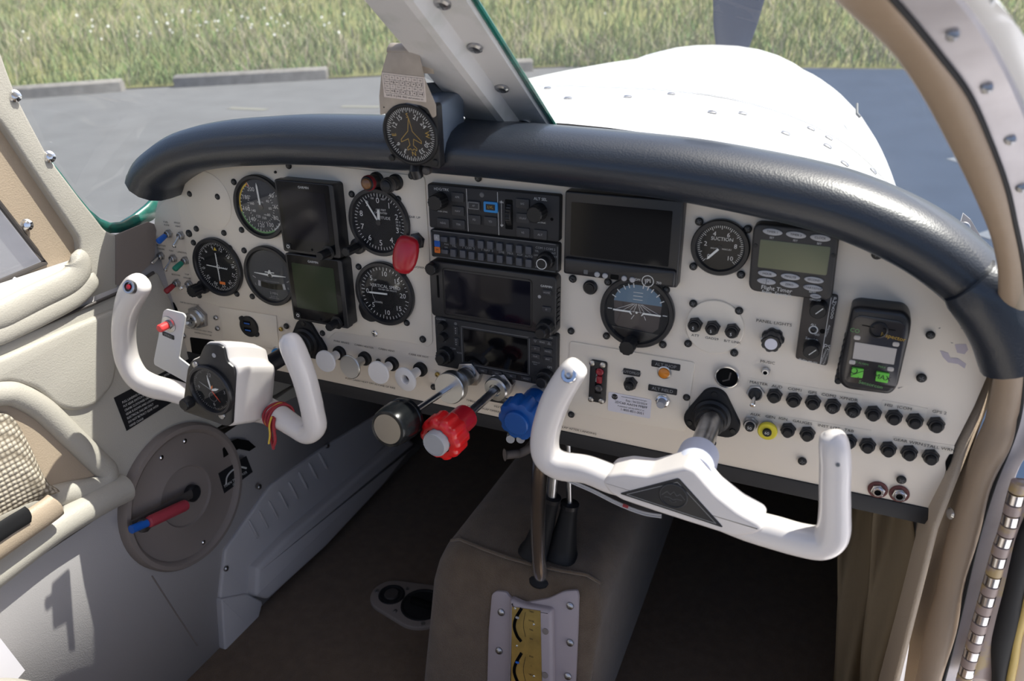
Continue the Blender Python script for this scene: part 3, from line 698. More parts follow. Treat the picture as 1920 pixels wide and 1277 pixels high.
# fuel selector plate on the floor
fs_ = thing('fuel_selector', 'taupe figure-eight selector plate set in the left footwell carpet', 'selector plate', tuple(PZ(765, 1130, FLZ)))
c1, c2 = PZ(735, 1121, FLZ), PZ(792, 1140, FLZ)
def circ(c, r, n=28): return [(c.x + r * cos(2 * pi * i / n), c.y + r * sin(2 * pi * i / n)) for i in range(n)]
r1, r2 = 38, 52
import mathutils
hull_pts = circ(c1, r1) + circ(c2, r2); hi = mathutils.geometry.convex_hull_2d([V(p) for p in hull_pts]); hull = [hull_pts[i] for i in hi]
m = MB(Matrix.Translation((0, 0, FLZ))); m.prism(hull, 0, 7, 3, steps=3); m.build('selector_plate', 'taupe', fs_)
for c, r in ((c1, 20), (c2, 34)):
    m = MB(Matrix.Translation((c.x, c.y, FLZ + 6))); m.lathe([(r + 4, 0), (r + 3, 3), (r, 3), (r - 2, 1.5), (0, 1.4)], 32); m.build('selector_well', 'rubber', fs_)
m = MB(Matrix.Translation((c2.x, c2.y, FLZ + 7))); m.prism(rrect(46, 12, 5), 0, 9, 3); m.build('selector_handle', 'dark_void', fs_)
m = MB(Matrix.Translation((c1.x, c1.y, FLZ + 7))); m.lathe([(13, 0), (12, 4), (0, 5)], 20); m.build('drain_knob', 'crank_brown', fs_)
for px, py in ((707, 1108), (764, 1104), (741, 1146), (793, 1170)):
    p = PZ(px, py, FLZ + 7); m = MB(look(p, (0, 0, 1), (0, 1, 0))); m.lathe([(3.6, 0), (3.2, 1.4), (0, 2.2)], 12); m.build('screw', 'steel', fs_)
# grey hand lever under the panel
hl = thing('brake_handle', 'grey hand lever in the shade under the blue knob', 'lever', tuple(PY(948, 852, 90)))
m = MB(); m.tube(smooth_path([PY(946, 853, 90), PY(965, 851, 100), PY(990, 843, 115), (140, 160, -300)], 6), [9] + [6.5] * 18, 14); m.build('lever_arm', 'taupe', hl)
for px in (961, 980):
    m = MB(); m.tube([PY(px, 806, 20), PY(px - 4, 824, -6)], 5.5, 12); m.build('rod_end', 'button_grey', hl)
# ---------------------------------------------------------------- right footwell
m = MB(); m.add([(566, -60, -740), (566, 760, -740), (500, 760, -130), (528, 190, -130), (574, 60, -60), (590, 20, -60), (566, -20, -240)], [(0, 1, 2, 3, 4, 5, 6)]); struct(m.build('wall_right', 'tan_trim', solid=6))
fc = thing('side_flap', 'loose tan canvas flap hanging in the right footwell', 'cloth flap', (540, 60, -600))
def flap(cols, name, mt):
    rows = []
    for px0, px1, py in cols: rows.append([PX(lerp(px0, px1, k / 8), py, 560 + 12 * sin(k * 1.3 + py * .02) ) for k in range(9)])
    mb = MB(); mb.grid(rows); return mb.build(name, mt, fc, sharp=70, solid=3)
YF = 70
def flapy(cols, name, mt, y0, amp=10):
    rows = []
    C_ = smooth_path(cols, 4)
    for c in C_: rows.append([PY(lerp(c[0], c[1], k / 10), c[2], y0 + amp * sin(k * .5 + c[2] * .012) + amp * .25 * sin(k * .9 + c[2] * .03)) for k in range(11)])
    mb = MB(); mb.grid(rows); return mb.build(name, mt, fc, sharp=70, solid=3)
flapy([(1640, 1705, 925), (1636, 1712, 980), (1634, 1716, 1030), (1630, 1700, 1090), (1622, 1690, 1160), (1615, 1680, 1230), (1612, 1672, 1320)], 'canvas_front', 'canvas', 55)
flapy([(1690, 1722, 960), (1694, 1724, 1020), (1692, 1712, 1100), (1684, 1706, 1180), (1668, 1700, 1260), (1660, 1698, 1330)], 'canvas_edge', 'grey_wall', 90, 5)
flapy([(1575, 1645, 930), (1572, 1640, 1040), (1570, 1632, 1150), (1566, 1622, 1250), (1560, 1620, 1330)], 'canvas_back', 'canvas', 130, 12)

# unseen white wing root, added to bounce sunlight into the cabin
wg = thing('wing', 'white wing root outside the open right door', 'wing', (640, -300, -800))
m = MB(); rows = []
for x, dz in ((612, 0), (1500, 60), (3200, 190)): rows.append([V((x, y, z + dz)) for y, z in ((330, -860), (310, -815), (200, -775), (0, -755), (-400, -765), (-900, -800), (-1500, -850), (-900, -900), (0, -930), (250, -905))])
m.grid(rows, closed_u=True); m.f += [tuple(range(10)), tuple(range(20, 30))]; m.build('wing_skin', 'cowl_white', wg, sharp=50)
m = MB(); m.add([(620, -1400, -790), (980, -1400, -760), (980, -500, -733), (620, -500, -752)], [(0, 1, 2, 3)]); m.build('walkway', 'rubber', wg)
st = thing('pilot_seat', 'tan leather front edge of the left seat in the lower left corner', 'seat', (-235, -600, FLZ))
SZ = -392.
m = MB(Matrix.Translation((-296, SZ - 235, -530))); m.prism(rrect(228, 470, 105, 12), 0, 100, 34, steps=6); m.build('cushion', 'tan_vinyl', st, sharp=60)
m = MB(frame(V((-260, SZ - 480, -480)), (1, 0, 0), (0, -.22, .97), (0, .97, .22))); m.prism(rrect(300, 560, 70, 8, 0, 260), -50, 60, 36, steps=5); m.build('backrest', 'tan_vinyl', st, sharp=60)
m = MB(); m.slab([LW(x, y, 34) for x, y in ((-90, 1090), (0, 1196), (47, 1257), (10, 1300), (-120, 1330))], 20, LWN); m.build('side_bolster', 'sticker', st)
for x in (-360, -220):
    m = MB(); m.box(x - 12, x + 12, SZ - 450, SZ - 20, FLZ, -560); m.build('seat_rail', 'crank_brown', st)

rs = thing('unseen_passenger_seat', 'tan leather right seat below the open door', 'seat', (320, -600, FLZ))  # out-of-view seat added to keep rear light off the lower cabin
m = MB(Matrix.Translation((330, -570, -560))); m.prism(rrect(330, 470, 60, 8), 0, 90, 38, steps=6); m.build('cushion', 'tan_vinyl', rs, sharp=60)
m = MB(frame(V((330, -815, -500)), (1, 0, 0), (0, -.30, .95), (0, .95, .30))); m.prism(rrect(330, 480, 70, 8, 0, 220), -50, 60, 36, steps=5); m.build('backrest', 'tan_vinyl', rs, sharp=60)
for x in (200, 460):
    m = MB(); m.box(x - 12, x + 12, -790, -360, FLZ, -560); m.build('seat_rail', 'crank_brown', rs)
# ================================================================ GLARESHIELD
lip = [(-404, 27), (-384, 48), (-335, 72), (-271, 86), (-200, 94), (-147, 98), (-34, 101), (60, 101), (146, 99.5), (230, 97), (300, 93), (390, 82), (443, 70.5), (500, 48), (545, 18), (572, -14), (588, -44)]
LP = smooth_path(lip, 5)
gs = thing('glareshield', 'padded black leather glareshield rolled over the top of the panel', 'glareshield', (80, -40, 95))
sec = [(-30, -22), (0, -25), (20, -26), (36, -25.5), (50, -21), (60, -12), (64, 0), (60, 12), (50, 21), (34, 26.5), (14, 28), (-20, 25), (-55, 14), (-70, -8), (-130, -50), (-190, -90), (-190, -98), (-130, -60), (-60, -20)]
rows = []
n = len(LP)
for i, p in enumerate(LP):
    t = (LP[min(i + 1, n - 1)] - LP[max(i - 1, 0)]).normalized(); nr = V((-t.y, t.x)); k = 1.0
    k = 1.0 + .06 * max(0, 1 - i / 4.)
    kd = 1 if i > 8 else .25 + .75 * i / 8
    rows.append([V((p.x + nr.x * d * k + (t.x * 0), -w * (1 if w > 0 else kd), p.y + nr.y * d * k - (0 if w > -60 else .0))) for w, d in sec])
m = MB(); m.grid(rows, closed_u=True); ns = len(sec); m.f += [tuple(range(ns)), tuple(reversed(range((n - 1) * ns, n * ns)))]
m.build('padded_roll', 'glare_leather', gs, sharp=55)
m = MB(); m.tube([(p.x, -30, p.y - 24.5) for p in LP[3:-6]], 1.6, 8); m.build('welt', 'rubber', gs, sharp=60)
m = MB(); e = [V((LP[i].x, -40, LP[i].y)) for i in range(n - 12, n)]
m.tube([p + V((0, -6, 2)) for p in e], [24, 27.6] + [28.2] * 10, 18, up=(0, -1, 0), ry=[24, 27.4] + [28] * 10); m.build('end_pad', 'glare_leather', gs, sharp=60)

# ================================================================ PANEL
panel = thing('instrument_panel', 'cream painted metal instrument panel carrying all gauges and radios', 'instrument panel', (80, 0, -100))
out = [(-404, 30), (-424, 8), (-440, -20), (-452, -52), (-455, -100), (-448, -160), (-441, -200), (-438, -231.5), (566, -231.5), (566, -165), (575, -110), (580, -64), (572, -22), (548, 12)] + [(p.x, p.y) for p in reversed(LP[2:-10])]
m = MB(PF(0, 0)); m.prism(out, -3, 0, .8); m.build('panel_plate', 'panel_paint', panel)
m = MB(PF(0, 0)); m.prism([(-436, -231.5), (566, -231.5), (560, -251), (-430, -249)], -22, 1.5, 1); m.build('lower_edge_trim', 'charcoal', panel)
m = MB(PF(0, 0)); m.prism([(-430, -240), (560, -240), (560, -244), (-430, -244)], -160, -2); m.build('lower_flange', 'charcoal', panel)
lw = lambda pts, w=0: [uv(x, y, w) for x, y in pts]
m = MB(PF(0, 0)); m.prism(roundpoly(lw([(331, 372), (334, 348), (352, 333), (400, 314), (470, 301), (560, 304), (797, 331), (806, 480), (812, 642), (804, 649), (760, 640), (690, 630), (630, 621), (618, 634), (575, 628), (520, 590), (414, 574), (370, 560), (352, 480), (340, 410)]), 4, 3), -.5, 1.2, .5); m.build('flight_plate', 'plate_paint', panel)
m = MB(PF(0, 0)); m.prism(lw([(412, 575), (519, 592), (524, 655), (420, 633)]), 0, 1.6, .4); m.build('usb_plate', 'plate_paint', panel)
m = MB(PF(0, 0)); m.prism(roundpoly(lw([(1069, 639), (1304, 679), (1285, 809), (1150, 786), (1064, 770)]), 4, 3), 0, 1.4, .4); m.build('radio_cover_plate', 'plate_paint', panel)
# round blanking plate, upper left
c = (-338.5, 5.5); m = MB(PF(*c, 1.2)); m.lathe([(39.5, -1), (39.5, .5), (38.5, .9), (0, .9)], 56); m.build('blanking_plate', 'plate_paint', panel)
# dark gap notches at the panel's ends
def notch(pts, nm='edge_notch'): m = MB(PF(0, 0)); m.prism(roundpoly(lw(pts), 3, 3), 0, .5); m.build(nm, 'dark_void', panel)
notch([(314, 566), (326, 566), (334, 582), (332, 590), (318, 578)]); notch([(1788, 850), (1782, 868), (1774, 885), (1772, 866), (1780, 852)])
notch([(356, 632), (402, 638), (412, 660), (405, 690), (362, 672)], 'fuse_bay')
# screws
def screw(px, py, r=4.1, w=1.2, mt='screw_black', z=0):
    u, v = uv(px, py, w); a = random.uniform(0, 1.5); m = MB(PF(u, v, w, a)); m.lathe([(r, 0), (r, 1.2), (r * .8, 2.3), (r * .4, 2.8), (0, 2.9)], 18)
    o = m.build('screw', mt, panel); q = MB(PF(u, v, w + 2.75, a)); l = r * .45; q.line([(-l, 0), (l, 0)], r * .22, .15).line([(0, -l), (0, l)], r * .22, .15); q.build('screw_slot', 'dim_ink' if mt == 'screw_black' else 'black_ink', o)
for p in ((572, 195), (308, 266), (475, 283), (347, 475), (512, 500), (330, 558), (618, 482), (633, 605), (548, 590), (590, 865), (682, 880), (365, 875), (885, 1058), (1102, 1100), (900, 98)): screw(*z1(*p))
screw(*z1(303, 503), r=5.2)
for p in ((638, 255), (985, 293), (690, 798), (1025, 850), (1050, 1218), (1085, 118)): screw(*z2(*p))
screw(*z1(821, 136), r=1.7); screw(*z1(462, 1008), r=3.6, mt='steel'); screw(*z1(472, 1072), r=3.6, mt='steel'); screw(*z1(853, 1076), r=3.2, mt='brass'); screw(*z1(268, 1116), r=4.2, mt='steel')
screw(*k5(550, 98), mt='chrome'); screw(*k5(895, 138), r=4.6); screw(*k5(575, 296), r=3.6); screw(*k5(972, 482), r=4); screw(*k5(1000, 392), r=3.4, mt='brass')
screw(897, 334); screw(786, 327, r=5); screw(*z3(1252, 862), r=4.4)
for p in ((123, 650), (355, 668), (742, 722), (962, 267), (923, 565), (1240, 620), (922, 812), (1227, 860), (888, 1078), (1195, 1140), (345, 1027), (720, 1085), (110, 995)): screw(*z5(*p))
screw(*z6(487, 197)); screw(*z6(737, 150)); screw(*k2(125, 547)); screw(*k2(988, 418), r=4); screw(*k2(1185, 760), r=3.6)
for p in ((1535, 118), (603, 770), (1378, 915)): screw(*k3(*p), r=4.6)
screw(*k1(868, 312), r=4); screw(1645, 476, r=5.2)
# printing and sticky tape labels on the panel
tape = MB(PF(0, 0))
def label(s, px, py, px2=None, py2=None, h=4.2, w=1.35, mbs=None):
    """text centred at a pixel, running towards (px2,py2) when given"""
    u, v = uv(px, py, w); r = 0.
    if px2 is not None: a, b = uv(px2, py2, w); r = math.atan2(b - v, a - u)
    q = MB(PF(0, 0)); q.text(s, h * .66, u, v, w, r, sx=1.2); q.build('lettering', 'black_ink', panel)
def L3(s, x, y, h=4.6): label(s, *k3(x, y), h=h)
for s, x, y in (('MASTER', 260, 162), ('AUD', 405, 188), ('COM1', 545, 211), ('GPS', 682, 235), ('COM2', 810, 257), ('XPNDR', 965, 285), ('HSI', 1277, 335), ('ICOM', 1402, 357), ('GPS 2', 1675, 389),
                ('AUX', 235, 408), ('GEN', 352, 426), ('IGN', 452, 441), ('GAUGES', 603, 468), ('INST LITE', 810, 505), ('T&B', 968, 532), ('GEAR WRN', 1430, 620), ('STALL WRN', 1675, 668)): L3(s, x, y)
label('PANEL LIGHTS', *z6(682, 900), h=4.8); label('MUSIC', *z6(635, 1195), h=4.6)
for s, x, y in (('PARK BRAKE', 308, 160), ('CABIN HEATER', 470, 190), ('CABIN VENT', 633, 217), ('CARB AIR HOT', 863, 258)): label(s, *k5(x, y), h=3.9)
label('PUSH CABIN HEAT OFF IN CASE OF FIRE', *k5(512, 456), h=3.9)
label('THROTTLE', *k5(1262, 590), h=4); label('MIXTURE', *k5(1455, 632), h=4)
label('MAXIMUM FLAP OPERATING', *k5(1355, 646), h=3.8); label('SPEED 100MPH', *k5(1320, 684), h=3.8)
label('RETRACT FLAP AFTER LANDING', *k2(115, 655), h=4.1)
label('GEAR UP', *z2(1098, 428), h=4.2); label('GEAR DOWN', *z2(1110, 800), h=4.2)
for s, x, y in (('FUEL', 162, 436), ('PUMP', 168, 455), ('PITOT', 230, 442), ('HEAT', 235, 462), ('BOTTOM', 135, 577), ('STROBE', 132, 597), ('NAV', 195, 608), ('LANDING', 258, 618), ('BEACON', 222, 752), ('TOP', 288, 750), ('STROBE', 290, 772)): label(s, *z1(x, y), h=3.6)
label('OFF R L BOTH START', *z1(305, 925), h=3.4); label('PULL ALTERNATOR ONLY WITH', *z1(362, 1082), h=3.0); label('MASTER SWITCH OFF', *z1(385, 1106), h=3.0)
for s, x, y in (('ATT', 95, 995), ('GAD29', 218, 1017), ('B/T LINK', 372, 1042)): label(s, *z6(x, y), h=4.0, w=2.4)
def tapes(pts): tape.prism(lw(pts, .3), -.05, .3)
for q in (((1404, 708), (1618, 741), (1614, 755), (1401, 722)), ((1402, 770), (1634, 807), (1630, 822), (1399, 785)), ((1655, 750), (1740, 766), (1736, 784), (1651, 768)), ((1675, 818), (1790, 836), (1786, 852), (1671, 834))): tapes(q)
tape.build('label_tape', 'plate_paint', panel)
# scuffs and chipped paint right of the detector
m = MB(PF(0, 0, .25)); 
for pts in (((930, 415), (985, 430), (1000, 465), (1050, 465), (1105, 505), (1095, 535), (1050, 505), (985, 495), (950, 460)), ((1030, 375), (1105, 372), (1118, 410), (1095, 440), (1045, 430), (1035, 400))): m.flat([uv(*k1(x, y)) for x, y in pts], 0)
m.build('paint_chip', 'scuff', panel)
m = MB(PF(0, 0, .25))
for pts in (((918, 268), (935, 260), (930, 270)), ((1068, 265), (1160, 274), (1075, 272)), ((1000, 360), (1022, 366), (1008, 367)), ((1232, 318), (1250, 313), (1248, 320)), ((650, 665), (690, 655), (655, 669))): m.flat([uv(*k1(x, y)) for x, y in pts], 0)
m.build('scratch', 'dim_ink', panel)

# ================================================================ ROUND GAUGES
def gauge(name, label_, u, v, D, face='dial_black', w=8., group='round dial gauges'):
    t = thing(name, label_, 'gauge', (u, 0, v), None); r = D / 2
    m = MB(PF(u, v)); m.cap = False; m.lathe([(r - .4, 0), (r, 1), (r, w - 1.5), (r - 1, w), (r - 4.6, w), (r - 6.0, w - 2.2), (r - 6.2, 3)], 56); m.build('bezel', 'black_satin', t)
    m = MB(PF(u, v)); m.disc(r - 6, 3.2, 48); m.build('dial_face', face, t)
    m = MB(PF(u, v)); m.disc(r - 6.05, w - 2.4, 48); m.build('glass', 'dial_glass', t)
    return t, r - 6
def pol(a, r): a = radians(90 - a); return r * cos(a), r * sin(a)
def needle(t, u, v, ang, L, w0, z, tail=0, mt='needle_white', nm='needle', M=None):
    m = MB(PF(u, v)); x, y = pol(ang, 1); nx, ny = -y, x
    def P(l, s): return (x * l + nx * s, y * l + ny * s)
    m.prism([P(-tail, -w0 / 2), P(L * .86, -w0 / 2), P(L, 0), P(L * .86, w0 / 2), P(-tail, w0 / 2)], z, z + .7); return m.build(nm, mt, t)
def hub(t, u, v, r, z, mt='black_satin'):
    m = MB(PF(u, v)); m.lathe([(r, z), (r, z + .8), (0, z + 1)], 18); m.build('needle_hub', mt, t)
Z = 3.45
# airspeed
u, v = -248, 6.3; t, r = gauge('airspeed_indicator', 'airspeed dial with a yellow arc at its left, partly behind the upper square display', u, v, 83, 'grey_dial')
m = MB(PF(u, v))
for i in range(33): a = 50 + 8.75 * i; m.tick(a, r - (4.5 if i % 4 else 6.5), r - 1, .8, Z)
for i, s in enumerate(('40', '60', '80', '100', '120', '140', '160', '180', '200')): a = 50 + 35 * i; m.text(s, 5.6, *pol(a, r - 10.5), Z)
for i, s in enumerate(('40', '60', '80', '100', '120', '140', '160')): m.text(s, 3.6, *pol(55 + 38 * i, r - 21), Z)
for i in range(28): m.tick(50 + 9.6 * i, r - 16.2, r - 14.4, .6, Z)
m.text('KNOTS', 2, 0, 6, Z).text('MPH', 2, 6, -10, Z).ring(r - 3.2, r - 1.6, Z, 30, radians(-60), radians(5)); m.build('markings', 'white_ink', t)
m = MB(PF(u, v)); m.ring(r - 3, r - .8, Z + .05, 40, radians(120), radians(195)); m.build('caution_arc', 'yellow_ink', t)
m = MB(PF(u, v)); m.ring(r - 3, r - .8, Z + .05, 40, radians(195), radians(300)); m.build('normal_arc', 'green_ink', t)
m = MB(PF(u, v)); m.tick(-32, r - 6, r, 1.1, Z + .1); m.build('limit_mark', 'red_ink', t)
needle(t, u, v, -3, 31, 2.6, 4, -3); hub(t, u, v, 4, 3.8)
# course indicator
u, v = -338.5, -85.5; t, r = gauge('course_indicator', 'black course deviation dial with crossed white needles and a lower left knob', u, v, 83)
m = MB(PF(u, v)); HD = 100
for d in range(0, 360, 5): m.tick(d - HD, r - (5.2 if d % 10 == 0 else 3.6), r - 1.6, .7, Z)
for d in range(0, 36, 3):
    a = d * 10 - HD; x, y = pol(a, r - 9); m.text(str(d), 5., x, y, Z, -radians(a))
for k in range(-5, 6):
    if k: m.ring(.0, .7, Z, 8, M=PF(u + k * 3.2, v)).ring(.0, .7, Z, 8, M=PF(u, v + k * 3.2))
m.ring(2.4, 3.2, Z, 20); m.build('markings', 'white_ink', t)
m = MB(PF(u, v)); m.prism([(-.7, -20), (.7, -20), (.7, 20), (-.7, 20)], 4.0, 4.4); m.prism([(-19, -.6), (17, -.6), (17, .6), (-19, .6)], 4.5, 4.9, M=PF(u, v, 0, radians(-3))); m.build('needle', 'needle_white', t)
m = MB(PF(u, v)); m.flat([(-3, r - 12), (3, r - 12), (0, r - 7)], Z + .1); m.build('course_pointer', 'yellow_ink', t)
m = MB(PF(u, v)); m.flat([(-2, -21), (8, -21), (8, -25), (-2, -25)], Z + .1); m.build('warning_flag', 'orange_ink', t)
m = MB(PF(u - 33, v - 33, 0)); m.prism(ngon(20, 10), 0, 7, 1); m.build('knob_boss', 'black_satin', t)
m = MB(PF(u - 33, v - 33, 6)); m.lathe([(4, 0), (4, 6), (8.5, 7), (8.5, 20), (7.6, 21.5), (0, 21.5)], 24, lobes=12, depth=.12); m.build('adjust_knob', 'black_plastic', t)
# turn coordinator
u, v = -249, -86.4; t, r = gauge('turn_coordinator', 'turn coordinator dial showing a small white aeroplane, partly behind the lower square display', u, v, 83, 'grey_dial')
m = MB(PF(u, v)); m.prism([(-26, 1.2), (-4, -.4), (-3.2, -1.6), (3.2, -1.6), (4, -.4), (26, 1.2), (26, 2), (3, 2.4), (1, 8), (-1, 8), (-3, 2.4), (-26, 2)], 4, 4.6); m.prism([(-7.5, 4.2), (7.5, 4.2), (7.5, 5.4), (-7.5, 5.4)], 4, 4.7); m.lathe([(3, 4), (3, 4.8), (0, 5.2)], 18); m.build('aircraft_symbol', 'needle_white', t)
m = MB(PF(u, v)); arc = [(x, -15 + .0045 * x * x) for x in range(-20, 21, 4)]; m.line(arc, 8, 3.6); m.build('slip_tube', 'button_grey', t)
m = MB(PF(u, v)); m.line([(-4.6, -19), (-4.6, -11)], .8, 3.9).line([(4.6, -19), (4.6, -11)], .8, 3.9); m.build('tube_mark', 'black_ink', t)
m = MB(PF(u, v, 3.6)); m.lathe([(3.6, 0), (3, 1.2), (0, 2)], 18); m.build('slip_ball', 'black_satin', t)
m = MB(PF(u, v)); m.line([(-30, -4), (-26, -6)], 1.3, Z).line([(30, -4), (26, -6)], 1.3, Z).text('2 MIN.', 3.6, 2, -25, Z).text('L', 3.2, -27, -15, Z).text('R', 3.2, 27, -15, Z).text('TURN COORDINATOR', 1.8, 0, -8.4, Z).text('NO PITCH', 1.7, 1, -29.5, Z).text('INFORMATION', 1.7, 1, -32, Z); m.build('markings', 'grey_ink', t)
# altimeter
u, v = -71.2, 4.2; t, r = gauge('altimeter', 'black altimeter dial with single digits round its rim, above the red gear knob', u, v, 83)
m = MB(PF(u, v))
for i in range(50): m.tick(7.2 * i, r - (4 if i % 5 else 5.2), r - 1, .75, Z)
for i in range(10): m.text(str(i), 7., *pol(36 * i, r - 9.6), Z)
m.text('100', 2.2, -7.5, 28, Z).text('FEET', 2.2, 8, 28, Z).text('1000 FEET', 2.4, 3.4, 15, Z).text('CALIBRATED', 2.2, 3, 11.4, Z).text('ALTITUDE', 3.4, 5, 5.5, Z)
for k in range(3): m.text(('29 9', '30 0', '30 1')[k], 2.6, 26, 2.2 - 3.8 * k, Z)
m.build('markings', 'white_ink', t)
needle(t, u, v, -33, 31, 2, 4.4, 2); needle(t, u, v, 2, 16, 3.4, 3.8, 0, nm='short_needle'); hub(t, u, v, 3.4, 5)
m = MB(PF(u - 33, v - 33)); m.prism(ngon(20, 10), 0, 7, 1); m.build('knob_boss', 'black_satin', t)
m = MB(PF(u - 31.5, v - 32.5, 6)); m.lathe([(4, 0), (4, 4), (6, 5), (6, 26), (5, 27), (0, 27)], 20, lobes=10, depth=.12); m.build('setting_knob', 'black_plastic', t)
# vertical speed
u, v = -71.4, -86.6; t, r = gauge('vertical_speed_indicator', 'vertical speed dial with its needle pointing left at zero', u, v, 83)
m = MB(PF(u, v))
for i in range(40): m.tick(-90 + 8.6 * (i - 19.5), r - (4.6 if i % 5 else 6), r - 1.4, .8, Z)
for s, a in (('0', -90), ('5', -46), ('10', 2), ('15', 46), ('20', 90), ('5', -134), ('10', 178), ('15', 134)): m.text(s, 6.4, *pol(a, r - 10), Z)
m.text('VERTICAL SPEED', 4.2, 1, 9, Z).text('100 FEET PER MINUTE', 2.0, 4, 4.8, Z).text('UP', 2.4, -13, 16, Z).text('DOWN', 2.6, -11, -13, Z)
m.line(smooth_path([pol(a, 19) for a in (-60, -75, -90)], 4), .5, Z).line(smooth_path([pol(a, 19) for a in (-95, -110, -125)], 4), .5, Z); m.build('markings', 'white_ink', t)
needle(t, u, v, -92, 24, 2.2, 4.2, 4); 
m = MB(PF(u, v)); m.prism(roundpoly([(-36, -10), (-41, -24), (-36, -38), (-24, -42), (-12, -38)], 4, 3), 0, 5.5, 1); m.build('corner_lug', 'black_satin', t)
# attitude
u, v = 247.1, -62.7; t, r = gauge('attitude_indicator', 'round attitude gauge with a blue sky half below the wide dark display', u, v, 81)
m = MB(PF(u, v)); rr_ = r - 1; m.flat([(rr_ * .78 * cos(radians(a)), 10 + .62 * rr_ * sin(radians(a))) for a in range(0, 181, 10)], Z); m.build('sky_half', mat('sky_blue', (.10, .17, .24), .6), t)
m = MB(PF(u, v)); m.flat([(-rr_ * .78, 10), (rr_ * .78, 10), (rr_ * .72, -16), (rr_ * .4, -26), (-rr_ * .4, -26), (-rr_ * .72, -16)], Z); m.build('ground_half', mat('ground_umber', (.055, .042, .038), .6), t)
m = MB(PF(u, v))
for x in (-26, -17, -9, -4, 4, 9, 17, 26): m.line([(x * .18, 9), (x, -1)], .45, Z + .1)
for a in (-90, -60, -45, -30, -20, -10, 10, 20, 30, 45, 60, 90): m.tick(a, r - 6.5, r - 2.2, 1.1, Z + .1)
for k in (14, 18, 22): m.line([(-5, k), (5, k)], .6, Z + .1)
m.line([(-26, 0), (26, 0)], .4, Z + .1).line([(-3, -4), (-6, -9)], .6, Z + .1).line([(8, -4), (10, -8)], .6, Z + .1); m.build('markings', 'white_ink', t)
m = MB(PF(u, v)); m.prism([(-26, -.9), (-8, -.9), (-6, -3), (-5, -3), (-7, .9), (-26, .9)], 5, 5.7); m.prism([(26, -.9), (8, -.9), (6, -3), (5, -3), (7, .9), (26, .9)], 5, 5.7); m.lathe([(1.2, 5), (1.2, 5.8), (0, 6)], 12); m.build('aircraft_symbol', 'needle_white', t)
m = MB(PF(u, v)); m.prism([(rr_ * cos(radians(a)), rr_ * sin(radians(a))) for a in range(-145, -34, 8)], 3.4, 5, .4); m.build('lower_mask', 'black_satin', t)
m = MB(PF(u - 3, v - 33, 6)); m.lathe([(6, 0), (6, 6), (8.6, 7), (8.6, 22), (8, 23), (0, 23.2)], 26, lobes=16, depth=.08); m.build('adjust_knob', 'black_plastic', t)
# suction
u, v = 326.5, 18.4; t, r = gauge('suction_gauge', 'suction gauge dial numbered two to ten, left of the flight timer', u, v, 57.5, w=7)
m = MB(PF(u, v))
for i in range(51): m.tick(-135 + 5.4 * i, r - (2.6 if i % 5 else 4.2), r - .6, .55, Z)
for i, s in enumerate(('0', '2', '4', '6', '8', '10')): m.text(s, 4.6, *pol(-135 + 54 * i, r - 8), Z)
m.text('SUCTION', 3.6, 1, 8.5, Z).text('INCHES OF MERCURY', 1.5, 1, -1.5, Z); m.build('markings', 'white_ink', t)
needle(t, u, v, -138, 18, 2.1, 4, 1); hub(t, u, v, 2.2, 4)

# ================================================================ SQUARE FLIGHT DISPLAYS
def flight_display(cu, cv, W_, H_, label_, screen):
    t = thing('flight_display', label_, 'display', (cu, 0, cv), None); D = 22
    m = MB(PF(cu, cv)); m.prism(rrect(W_ - 1, H_ - 1, 4), 0, D - 8, 0); m.prism(rrect(W_, H_, 3), D - 10, D, 1.2, steps=3); m.build('case', 'black_satin', t)
    m = MB(PF(cu, cv)); m.prism(rrect(W_ - 9, H_ - 5, 2, 3, -1.5, 1), D - .2, D + .25); m.build('front_glass', 'screen_black', t)
    m = MB(PF(cu, cv)); m.prism(rrect(W_ - 22, H_ - 30, 1, 2, -2, 3.5), D, D + .45); m.build('screen', screen, t)
    m = MB(PF(cu, cv)); m.text('GARMIN', 3., 0, H_ / 2 - 7, D + .5); m.build('lettering', 'white_ink', t)
    m = MB(PF(cu, cv)); m.prism(rrect(8, 8, 2, 3, -W_ / 2 + 9, -H_ / 2 + 7.5), D, D + 1.2, .4); o = m.build('power_button', 'black_plastic', t)
    m = MB(PF(cu - W_ / 2 + 9, cv - H_ / 2 + 7.5)); m.ring(1.5, 2.3, D + 1.3, 20); m.build('power_symbol', 'white_ink', o)
    m = MB(PF(cu + 2, cv - H_ / 2 + 7)); m.disc(1.6, D + .4, 14); m.build('light_sensor', 'dark_void', t)
    m = MB(PF(cu + W_ / 2 - 17, cv - H_ / 2 + 6.5, D)); m.lathe([(9, 0), (9, .8), (6, 1.2), (5.4, 2), (5.4, 17), (4.8, 18), (0, 18)], 24, lobes=18, depth=.06); m.build('rotary_knob', 'black_plastic', t)
    return t
uL, vT = uv(515.5, 341, 22); 
flight_display(-162, 3.5, 86, 91, 'upper black square flight display with a dark screen', 'screen_dark')
flight_display(-161, -89.5, 86, 91, 'lower black square flight display reflecting green', 'screen_green_reflection')

